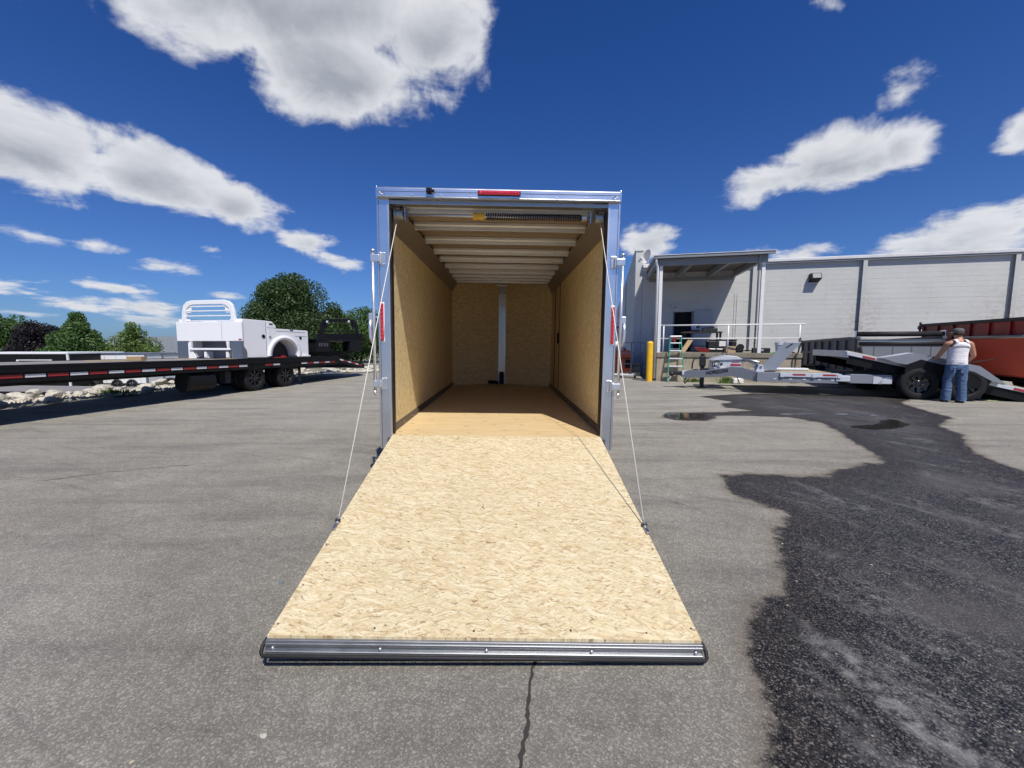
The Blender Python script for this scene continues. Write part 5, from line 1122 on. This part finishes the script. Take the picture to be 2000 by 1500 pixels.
# ------------------------------------------------------------------ rock border along the paving edge
def rock_mesh(i):
    bm = bmesh.new(); bmesh.ops.create_icosphere(bm, subdivisions=2, radius=1.0); r = random.Random(i)
    dirs = [Vector((r.gauss(0, 1), r.gauss(0, 1), r.gauss(0, 1))).normalized() for _ in range(9)]; offs = [r.uniform(.55, .85) for _ in range(9)]
    for v in bm.verts:
        for d, o in zip(dirs, offs):
            k = v.co.dot(d)
            if k > o: v.co -= d * (k - o) * .9
        v.co += Vector((r.uniform(-.05, .05),) * 3)
    me = bpy.data.meshes.new('rock'); bm.to_mesh(me); bm.free(); me.materials.append(M['rock']); return me
RK = empty('rock_border', (0, 0, 0), 0, 'border of pale limestone rocks along the left edge of the asphalt', 'rocks')
rmeshes = [rock_mesh(i) for i in range(7)]
EDGE = [(-10.9, 6.5), (-10.9, 8.0), (-10.6, 10.5), (-10.1, 13.0), (-9.6, 16.0), (-8.9, 19.4), (-6.2, 20.8), (-2.0, 22.0)]
seg = [(Vector(a), Vector(b)) for a, b in zip(EDGE[:-1], EDGE[1:])]; tot = sum((b - a).length for a, b in seg)
for i in range(298):
    q = random.random() * tot
    for a, b in seg:
        if q <= (b - a).length: break
        q -= (b - a).length
    d = (b - a).normalized(); p = a + d * q; nrm = Vector((-d.y, d.x)); off = random.uniform(.2, 1.8)
    p = p + nrm * off; sz = random.uniform(.06, .17) * (1 if off < 1.2 else .8)
    o = bpy.data.objects.new('rock', rmeshes[i % 7]); COL.objects.link(o); o.parent = RK
    o.location = (p.x, p.y, gz(p.x, p.y) + sz * .35 + .16 * max(0, 1 - abs(off - 1.0) / .9)); o.scale = (sz * random.uniform(.9, 1.6), sz * random.uniform(.8, 1.3), sz * random.uniform(.55, .9)); o.rotation_euler = (random.uniform(-.3, .3), random.uniform(-.3, .3), random.uniform(0, 6.28))
b = MB()
for i in range(3200):
    q = random.random() * tot
    for a, bb in seg:
        if q <= (bb - a).length: break
        q -= (bb - a).length
    d = (bb - a).normalized(); p = a + d * q + Vector((-d.y, d.x)) * random.uniform(-.3, 2.0); r = random.uniform(.02, .09); z = gz(p.x, p.y) + .05
    b.add([(p.x + r, p.y, z), (p.x, p.y + r, z), (p.x - r, p.y, z), (p.x, p.y - r, z), (p.x + r * .2, p.y, z + r)], [(0, 1, 4), (1, 2, 4), (2, 3, 4), (3, 0, 4)])
tag(b.build('rock_gravel', M['rock'], RK), kind='stuff')
weeds('grass_tuft', -10.75, 11.0, 120, .55, .22, 'grass tuft growing among the pale rocks')

# ------------------------------------------------------------------ lower lot behind the rocks: trailers, house, trees
def box_trailer(name, px0, px1, Y, dep, z1, body, label, zg=None, wheels=True, rz=0.0, door=False):
    xa, xb = (px0 - 1000) / 800 * Y, (px1 - 1000) / 800 * Y; L = xb - xa
    zg = gz((xa + xb) / 2, Y) if zg is None else zg
    t = empty(name, (xa, Y, zg), rz, label, 'trailer'); H = z1 - zg
    MB().box(0, L, 0, dep, .45, H - .03).build('body', M[body], t)
    tr = 'white_sheet' if body == 'black' else 'galv'
    MB().box(-.03, L + .03, -.03, dep + .03, H - .029, H + .05).build('roof_trim', M[tr], t, bevel=.01)
    for x in (-.02, L - .05):
        for y in (-.02, dep - .05): MB().box(x, x + .07, y, y + .07, .44, H - .03).build('corner_trim', M[tr], t)
    MB().box(-.01, L + .01, -.02, -.0005, .40, .449).build('bottom_trim', M[tr], t)
    if wheels:
        for x in (L * .42, L * .42 + .8): wheel(t, (x, -.06, .33), (0, -1, 0), .33, .2)
    if door: MB().box(L * .55, L * .86, -.03, -.0008, H - .62, H - .30).build('vent_frame', M[tr], t); 
    if door: MB().box(L * .57, L * .84, -.034, -.031, H - .62, H - .34).build('vent_panel', M[body], t)
    for x in np.arange(.6, L - .3, .62): MB().box(x, x + .012, -.006, -.0006, .46, H - .04).build('panel_seam', M['galv' if body != 'black' else 'steel_dark'], t)
    return t
box_trailer('black_box_trailer', -90, 122, 20, 2.4, .93, 'black', 'black enclosed trailer with white trim behind the flatbed', door=True, rz=R(3))
box_trailer('black_box_trailer', 130, 172, 21.5, 2.0, .91, 'black', 'shorter black enclosed trailer between the black and white box trailers')
box_trailer('white_box_trailer', 183, 285, 22, 2.0, .86, 'white_sheet', 'white enclosed trailer seen just above the flatbed deck')
box_trailer('white_box_trailer', 290, 318, 23, 1.6, .82, 'white_sheet', 'short white enclosed trailer beside the longer white one')
box_trailer('dark_box_trailer', 324, 356, 25, 1.8, .80, 'black', 'small dark enclosed trailer left of the white truck bed')
LT = empty('low_flatbed_trailer', (-19.5, 13.8, gz(-18, 14)), R(-6), 'low grey plank flatbed trailer on the lower lot under the long flatbed', 'trailer')
zt = -.17 - LT.location.z
for k in range(9): MB().box(0, 6.8, .0 + k * .2, .19 + k * .2, zt - .05, zt).build('deck_plank', M['plank'], LT)
MB().box(0, 6.8, -.03, -.002, zt - .18, zt).build('side_rail', M['black'], LT)
for x in (3.2, 4.0): wheel(LT, (x, -.06, .34), (0, -1, 0), .34, .2)
for x in (.4, 2.2, 5.8): MB().box(x, x + .06, -.03, .03, zt + .001, zt + .14).build('stake', M['galv'], LT)

HB = empty('metal_roof_building', (-55.5, 56, -2.9), R(4), 'low building with grey ribbed metal roof behind the small tree', 'building')
MB().box(-2, 17, 0, 9, 0, 2.4).build('wall', M['wall_smooth'], HB)
rf = MB().hexa([(-2.6, -.6, 2.35), (17.6, -.6, 2.35), (17.6, 4.5, 5.25), (-2.6, 4.5, 5.25)], [(-2.6, -.6, 2.45), (17.6, -.6, 2.45), (17.6, 4.5, 5.35), (-2.6, 4.5, 5.35)]).add([(-2.6, 4.5, 5.35), (17.6, 4.5, 5.35), (17.6, 9.6, 2.45), (-2.6, 9.6, 2.45)], [(0, 1, 2, 3)]).build('roof', M['roof_metal'], HB)
for k in range(44): MB().bar((-2.5 + k * .46, -.6, 2.47), (-2.5 + k * .46, 4.5, 5.37), .05, .06, (0, 0, 1)).build('roof_rib', M['roof_metal'], rf)
MB().sphere((13.5, 2.0, 4.1), .22, 10, 8).build('roof_vent', M['rail_white'], rf, True)

def tree(name, x, y, zb, H, rx, rz, n, cols, label, leaf=.22, base=.25, lobes=16, seed=1, shape='round'):
    r = random.Random(seed); t = empty(name, (x, y, zb), 0, label, 'tree')
    mt = leaf_mat(name + '_leaf', *cols)
    th = H * base; b = MB()
    b.tube([(0, 0, -.3), (.05, 0, th * .6), (.02, .05, th * 1.4), (0, 0, H * .82)], [H * .028, H * .022, H * .016, H * .004], 9)
    lob = []
    for i in range(lobes):
        f = (i + .5) / lobes; zz = th + (H - th) * (.06 + .90 * f)
        if shape == 'cone': rad = rx * (1.05 - .95 * f)
        else: rad = rx * math.sqrt(max(.05, 1 - ((f - .42) / .62) ** 2))
        for k in range(3):
            a = r.uniform(0, 6.28); d = rad * r.uniform(.30, .72); c = (d * math.cos(a), d * math.sin(a), zz + r.uniform(-.04, .04) * H); lob.append((c, rad * r.uniform(.30, .46) + .08 * rx))
            b.tube([(0, 0, zz - .12 * H), ((c[0]) * .55, c[1] * .55, zz - .05 * H), c], [H * .010, H * .007, H * .002], 5, False)
    b.build('trunk', M['bark'], t, True)
    vs = np.zeros((n * 4, 3)); rg = np.random.default_rng(seed)
    ids = rg.choice(len(lob), n, p=np.array([l[1] ** 2 for l in lob]) / sum(l[1] ** 2 for l in lob))
    C = np.array([l[0] for l in lob])[ids]; RR = np.array([l[1] for l in lob])[ids]
    D = rg.normal(size=(n, 3)); D /= np.linalg.norm(D, axis=1)[:, None]
    Pp = C + D * (RR * (.55 + .55 * rg.random(n) ** .6))[:, None] * np.array([1, 1, .85])
    U = rg.normal(size=(n, 3)) + D * .4; U /= np.linalg.norm(U, axis=1)[:, None]; V = np.cross(U, D + rg.normal(size=(n, 3)) * .6); V /= np.linalg.norm(V, axis=1)[:, None]
    s = (leaf * (.6 + .8 * rg.random(n)))[:, None]; Pp[:, 2] = np.maximum(Pp[:, 2], .15)
    vs[0::4] = Pp - U * s * .5; vs[1::4] = Pp + V * s * .28; vs[2::4] = Pp + U * s * .5; vs[3::4] = Pp - V * s * .28
    me = bpy.data.meshes.new('crown'); me.from_pydata(vs.tolist(), [], np.arange(n * 4).reshape(n, 4).tolist()); me.materials.append(mt)
    o = bpy.data.objects.new('crown', me); COL.objects.link(o); o.parent = t; return t
GREEN = ((0.014, 0.034, 0.010), (0.034, 0.07, 0.018), (0.075, 0.125, 0.032))
MIDG = ((0.025, 0.06, 0.015), (0.06, 0.125, 0.03), (0.12, 0.20, 0.05))
LIME = ((0.05, 0.09, 0.02), (0.11, 0.18, 0.04), (0.20, 0.27, 0.07))
PURP = ((0.006, 0.005, 0.008), (0.012, 0.009, 0.014), (0.026, 0.018, 0.026))
def ptree(px, top, Y, halfpx, n, cols, label, name, **k):
    x = (px - 1000) / 800 * Y; zb = gz(x, Y); H = 1.402 + (672 - top) * Y / 800 * 1.03 - zb; return tree(name, x, Y, zb, H, halfpx * Y / 800, 0, n, cols, label, **k)
ptree(566, 552, 44, 74, 70000, GREEN, 'large dense green tree behind the white truck bed', 'large_tree', leaf=.23, base=.10, lobes=20, seed=3)
ptree(645, 604, 50, 55, 22000, GREEN, 'lower green tree right behind the large tree', 'green_tree', leaf=.24, base=.1, lobes=12, seed=4)
ptree(705, 610, 56, 52, 20000, MIDG, 'green tree beside the black headache rack', 'green_tree', leaf=.25, base=.1, lobes=12, seed=5)
ptree(157, 612, 38, 58, 34000, MIDG, 'broad mid green tree behind the white box trailer', 'green_tree', leaf=.19, base=.12, lobes=14, seed=7, shape='cone')
ptree(78, 634, 42, 46, 24000, PURP, 'dark purple leaved tree left of the mid green tree', 'purple_tree', leaf=.18, base=.12, lobes=12, seed=8)
ptree(10, 619, 46, 44, 20000, MIDG, 'green tree at the far left edge beside the purple one', 'green_tree', leaf=.2, base=.1, lobes=12, seed=9)
ptree(266, 633, 33, 62, 14000, LIME, 'small yellow green tree in front of the metal roof', 'young_tree', leaf=.15, base=.12, lobes=10, seed=10, shape='cone')
def woods():
    rg = np.random.default_rng(5); n = 26000; th = rg.uniform(-1.25, 1.2, n); Rr = rg.uniform(150, 190, n)
    h = 2.4 + .6 * np.sin(th * 23) + .5 * np.sin(th * 61 + 1) + .5 * np.sin(th * 131); zz = -4 + rg.random(n) ** .7 * (h + 2.2)
    Pp = np.stack([Rr * np.sin(th), Rr * np.cos(th), zz], -1); U = rg.normal(size=(n, 3)); V = rg.normal(size=(n, 3)); vs = np.zeros((n * 4, 3)); s = .6
    vs[0::4] = Pp - U * s; vs[1::4] = Pp + V * s * .7; vs[2::4] = Pp + U * s; vs[3::4] = Pp - V * s * .7
    me = bpy.data.meshes.new('woods'); me.from_pydata(vs.tolist(), [], np.arange(n * 4).reshape(n, 4).tolist()); me.materials.append(leaf_mat('woods_leaf', *GREEN))
    o = bpy.data.objects.new('distant_woods', me); COL.objects.link(o); tag(o, 'distant band of dark green woods on the horizon', 'woods', kind='stuff')
woods()

# ------------------------------------------------------------------ the man washing the trailer
def person():
    t = empty('person', (10.62, 9.78, 0), R(-22), 'man in white tank top, blue jeans and grey cap seen from behind', 'person')
    skin, g, b = mat('skin'); n = g.noise(obj_co(g), 9, 4, .6); g.l.new(g.mix(n, (0.40, 0.19, 0.115), (0.52, 0.27, 0.17)), b.inputs['Base Color']); b.inputs['Roughness'].default_value = .5
    # facing local +y (away); +x = his right in the picture's right
    V = []; E = []; Rd = []
    def chain(pts, start=None):
        prev = start
        for (x, y, z, r) in pts:
            V.append((x, y, z)); Rd.append(r); i = len(V) - 1
            if prev is not None: E.append((prev, i))
            prev = i
        return prev
    pel = chain([(0, 0, .95, .145)])
    ch = chain([(0, .0, 1.10, .140), (.0, .01, 1.25, .150), (.0, .0, 1.38, .155)], pel); nk = chain([(.0, .015, 1.475, .075), (-.005, .03, 1.545, .062)], ch)
    hd = chain([(-.01, .045, 1.615, .088), (-.015, .05, 1.69, .095), (-.015, .04, 1.745, .07)], nk)
    def arm(sh, el, wr, hand, spread):
        a = chain([(sh[0] * .6, sh[1], sh[2] + .01, .085), (*sh, .075), (*[(p * .55 + q * .45) for p, q in zip(sh, el)], .058), (*el, .047), (*[(p * .6 + q * .4) for p, q in zip(el, wr)], .044), (*wr, .029)], ch)
        h = Vector(hand) - Vector(wr); hl = h.normalized(); side = hl.cross(Vector(spread)).normalized(); up = Vector(spread)
        palm = chain([(*(Vector(wr) + hl * .045), .034), (*(Vector(wr) + hl * .085), .034)], a)
        for k in range(4):
            base = Vector(wr) + hl * .085 + side * (.030 - .02 * k); L = (.065, .078, .072, .055)[k]
            chain([(*(base + hl * L * .5), .0105), (*(base + hl * L * .8 - up * .025), .0095), (*(base + hl * L * .75 - up * .05), .0085)], palm)
        th = Vector(wr) + hl * .04 + side * .036
        chain([(*th, .014), (*(th + hl * .03 + side * .018 - up * .012), .012), (*(th + hl * .055 + side * .010 - up * .03), .010)], palm - 1)
    arm((-.195, .0, 1.415), (-.275, .13, 1.13), (-.30, .36, .97), (-.31, .46, .93), (0, .2, 1))
    arm((.195, -.01, 1.415), (.30, .02, 1.12), (.235, .20, .93), (.215, .29, .90), (.2, 0, 1))
    for s, fy in ((-1, .05), (1, -.03)): chain([(s * .095, 0, .90, .09), (s * .105, .0, .70, .075), (s * .108, .01 + fy, .48, .058), (s * .114, fy, .28, .052), (s * .122, fy - .005, .09, .04), (s * .127, .08 + fy, .045, .030)], pel)
    me = bpy.data.meshes.new('body'); me.from_pydata(V, E, []); o = bpy.data.objects.new('body', me); COL.objects.link(o); o.parent = t
    md = o.modifiers.new('skin', 'SKIN'); md.use_smooth_shade = True
    for i, sv in enumerate(me.skin_vertices[0].data): sv.radius = (Rd[i], Rd[i]); sv.use_root = (i == 0)
    ss = o.modifiers.new('sub', 'SUBSURF'); ss.levels = 2; ss.render_levels = 2
    dg = bpy.context.evaluated_depsgraph_get(); m2 = bpy.data.meshes.new_from_object(o.evaluated_get(dg)); bpy.data.objects.remove(o)
    m2.materials.clear(); m2.materials.append(skin); m2.polygons.foreach_set('use_smooth', [True] * len(m2.polygons))
    body = bpy.data.objects.new('body', m2); COL.objects.link(body); body.parent = t
    def ring(cx, cy, z, rx, ry, n=28, tilt=0.0, jit=0.0, sq=2.3):
        out = []
        for k in range(n):
            a = 2 * math.pi * k / n; c, s_ = math.cos(a), math.sin(a); q = (abs(c) ** sq + abs(s_) ** sq) ** (-1 / sq)
            w = 1 + jit * math.sin(a * 5 + z * 40)
            out.append((cx + rx * c * q * w, cy + ry * s_ * q * w, z + tilt * c))
        return out
    # tank top: fitted tube with folds at the waist, straps over the shoulders
    tm, g, b = mat('white_cotton'); co = obj_co(g); f = g.noise(g.mapping(co, scale=(3, 3, 16)), 2.2, 4, .6); b.inputs['Base Color'].default_value = (.80, .79, .80, 1); b.inputs['Roughness'].default_value = .85; g.l.new(g.bump(f, .55, .02), b.inputs['Normal'])
    rings = [ring(0, 0, .90, .178, .132), ring(0, 0, .93, .184, .138, jit=.01), ring(.003, 0, .97, .176, .132), ring(0, .0, 1.0, .182, .137, jit=.014), ring(-.003, 0, 1.04, .173, .131, jit=.01), ring(0, 0, 1.09, .176, .135, jit=.012), ring(0, .002, 1.15, .172, .134), ring(0, .005, 1.22, .180, .142), ring(0, .005, 1.29, .186, .146), ring(0, .002, 1.33, .182, .142)]
    tp = MB().loft(rings, False).build('tank_top', tm, body, True)
    # upper back/chest panel narrowing to straps
    for (ysg, dep) in ((-1, -.128), (1, .132)):
        pts = []
        for (z, hw, yy) in ((1.32, .178, .135), (1.36, .150, .150), (1.40, .128, .150), (1.44, .118, .130)): pts.append([(x * hw, ysg * (yy + .012) * (1 - .25 * x * x) , z) for x in (-1, -.6, -.2, .2, .6, 1)])
        b2 = MB(); [b2.v.extend(p) for p in pts]
        for i in range(3):
            for k in range(5): b2.f.append((i * 6 + k, i * 6 + k + 1, i * 6 + 7 + k, i * 6 + 6 + k)); b2.mi.append(0)
        sh_ = b2.build('back_panel' if ysg < 0 else 'chest_panel', tm, tp, True); md = sh_.modifiers.new('sol', 'SOLIDIFY'); md.thickness = .008
    for s in (-1, 1):
        b4 = MB(); sp_ = ((-.140, 1.425), (-.118, 1.462), (-.07, 1.492), (-.01, 1.502), (.05, 1.495), (.10, 1.468), (.135, 1.425))
        b4.loft([[(s * .066, y, z), (s * .118, y, z - .012), (s * .118, y * 1.06, z + .004), (s * .066, y * 1.06, z + .016)] for (y, z) in sp_]); b4.build('strap', tm, tp, True)
    # jeans: loose legs with bunched hems
    jm, g, b = mat('blue_denim'); co = obj_co(g); f = g.noise(g.mapping(co, scale=(3, 3, 7)), 3, 5, .6); w = g.noise(co, 5, 4, .6)
    g.l.new(g.mix(w, (0.040, 0.085, 0.18), (0.11, 0.18, 0.31)), b.inputs['Base Color']); b.inputs['Roughness'].default_value = .85; g.l.new(g.bump(f, .9, .05), b.inputs['Normal'])
    jn = MB().loft([ring(0, 0, .80, .185, .145), ring(0, -.004, .87, .186, .145), ring(0, 0, .925, .176, .134), ring(0, 0, .96, .168, .126)], False).build('jeans', jm, body, True)
    for s in (-1, 1):
        x0 = s * .09; fy = .05 if s < 0 else -.03
        MB().loft([ring(x0, 0, .90, .096, .135), ring(s * .095, -.006, .82, .102, .135), ring(s * .10, 0, .72, .098, .118, jit=.02), ring(s * .105, .006 + fy, .60, .090, .104, jit=.015), ring(s * .108, .008 + fy, .50, .085, .098, jit=.03), ring(s * .112, .0 + fy, .38, .082, .094, jit=.02), ring(s * .116, -.006 + fy, .26, .082, .095, jit=.04), ring(s * .12, -.006 + fy, .18, .084, .098, jit=.03), ring(s * .122, 0 + fy, .12, .088, .104, jit=.06), ring(s * .124, .0 + fy, .075, .085, .108, jit=.03), ring(s * .124, .0 + fy, .05, .086, .110)], False).build('trouser_leg', jm, jn, True)
        MB().prism([(s * .05 - .03, .72), (s * .05 + .06 * s, .72), (s * .05 + .06 * s, .83), (s * .05 - .03, .83)], 'y', -.153, -.147).build('back_pocket', jm, jn)
        MB().loft([ring(s * .127, .05 + fy, .0, .050, .135, 16), ring(s * .127, .05 + fy, .035, .052, .138, 16), ring(s * .126, .03 + fy, .07, .046, .10, 16), ring(s * .125, fy, .10, .040, .060, 16)]).build('shoe', M['steel_dark'], jn, True)
    MB().loft([ring(0, 0, .925, .178, .136), ring(0, 0, .955, .178, .136)], False).build('belt', M['kick'], jn, True)
    # cap with the brim towards the left, hair below it, ears
    cm_ = solid('grey_cap_cloth', (0.095, 0.10, 0.098), .9); hair = solid('dark_hair', (0.03, 0.022, 0.018), .8)
    cap = MB().loft([ring(-.015, .045, 1.665, .098, .112), ring(-.015, .045, 1.70, .101, .115), ring(-.015, .045, 1.735, .094, .106), ring(-.015, .045, 1.765, .072, .08), ring(-.015, .045, 1.778, .03, .034)]).build('cap', cm_, body, True)
    bp = []
    for k in range(9):
        a = R(150 + 60 * k / 8); bp.append((-.015 + .085 * math.cos(a), .03 + .10 * math.sin(a), 1.678))
    for k in range(8, -1, -1):
        a = R(150 + 60 * k / 8); bp.append((-.015 + .195 * math.cos(a), .03 + .13 * math.sin(a), 1.655))
    n_ = len(bp); b3 = MB(); b3.add(bp + [(x, y, z + .008) for x, y, z in bp], [tuple(range(n_)), tuple(range(n_, 2 * n_))] + [(i, (i + 1) % n_, n_ + (i + 1) % n_, n_ + i) for i in range(n_)]); b3.build('brim', cm_, cap)
    MB().loft([ring(-.012, .03, 1.60, .082, .082), ring(-.013, .035, 1.635, .094, .102), ring(-.014, .042, 1.672, .096, .110)]).build('hair', hair, body, True)
    for s in (-1, 1): MB().sphere((-.012 + s * .098, .05, 1.640), (.012, .022, .034), 8, 8).build('ear', skin, body, True)
    f_ = MB().sphere((-.025, .152, 1.625), (.014, .024, .024), 8, 6).build('nose', skin, body, True)
    for s in (-1, 1): MB().sphere((-.018 + s * .034, .135, 1.65), (.013, .008, .008), 8, 6).build('eye', M['rail_white'], body, True)
    MB().sphere((-.02, .138, 1.578), (.026, .008, .007), 8, 6).build('mouth', M['red_item'], body, True)
    # washing wand in the right hand
    wd = empty('wash_wand', t.matrix_basis @ Vector((.215, .30, .895)), R(-22), 'black washing wand held at the hip of the man in white', 'wand')
    MB().cyl((-.10, .02, -.012), (.62, .02, .15), .014, .010, 10).build('lance', M['rubber'], wd, True)
    MB().box(-.12, .02, .0, .04, -.035, .01).build('trigger_grip', M['rubber'], wd, bevel=.008)
person()

# ------------------------------------------------------------------ small litter on the paving
CP = empty('bottle_cap', (-1.36, 2.29, 0), .4, 'small grey bottle cap on the asphalt left of the ramp', 'cap')
MB().lathe([(0, .008), (.014, .008), (.016, .0), (.0, .0)], (0, 0, .001), (0, 0, 1), 20).build('disc', M['dgrey_l'], CP, bevel=.001)
PB = empty('pebble', (-.89, 1.335, 0), 0, 'single pale pebble on the asphalt at bottom left of the ramp', 'stone')
pb_ = bpy.data.objects.new('stone', rmeshes[2]); COL.objects.link(pb_); pb_.parent = PB; pb_.location = (0, 0, .006); pb_.scale = (.016, .011, .008)
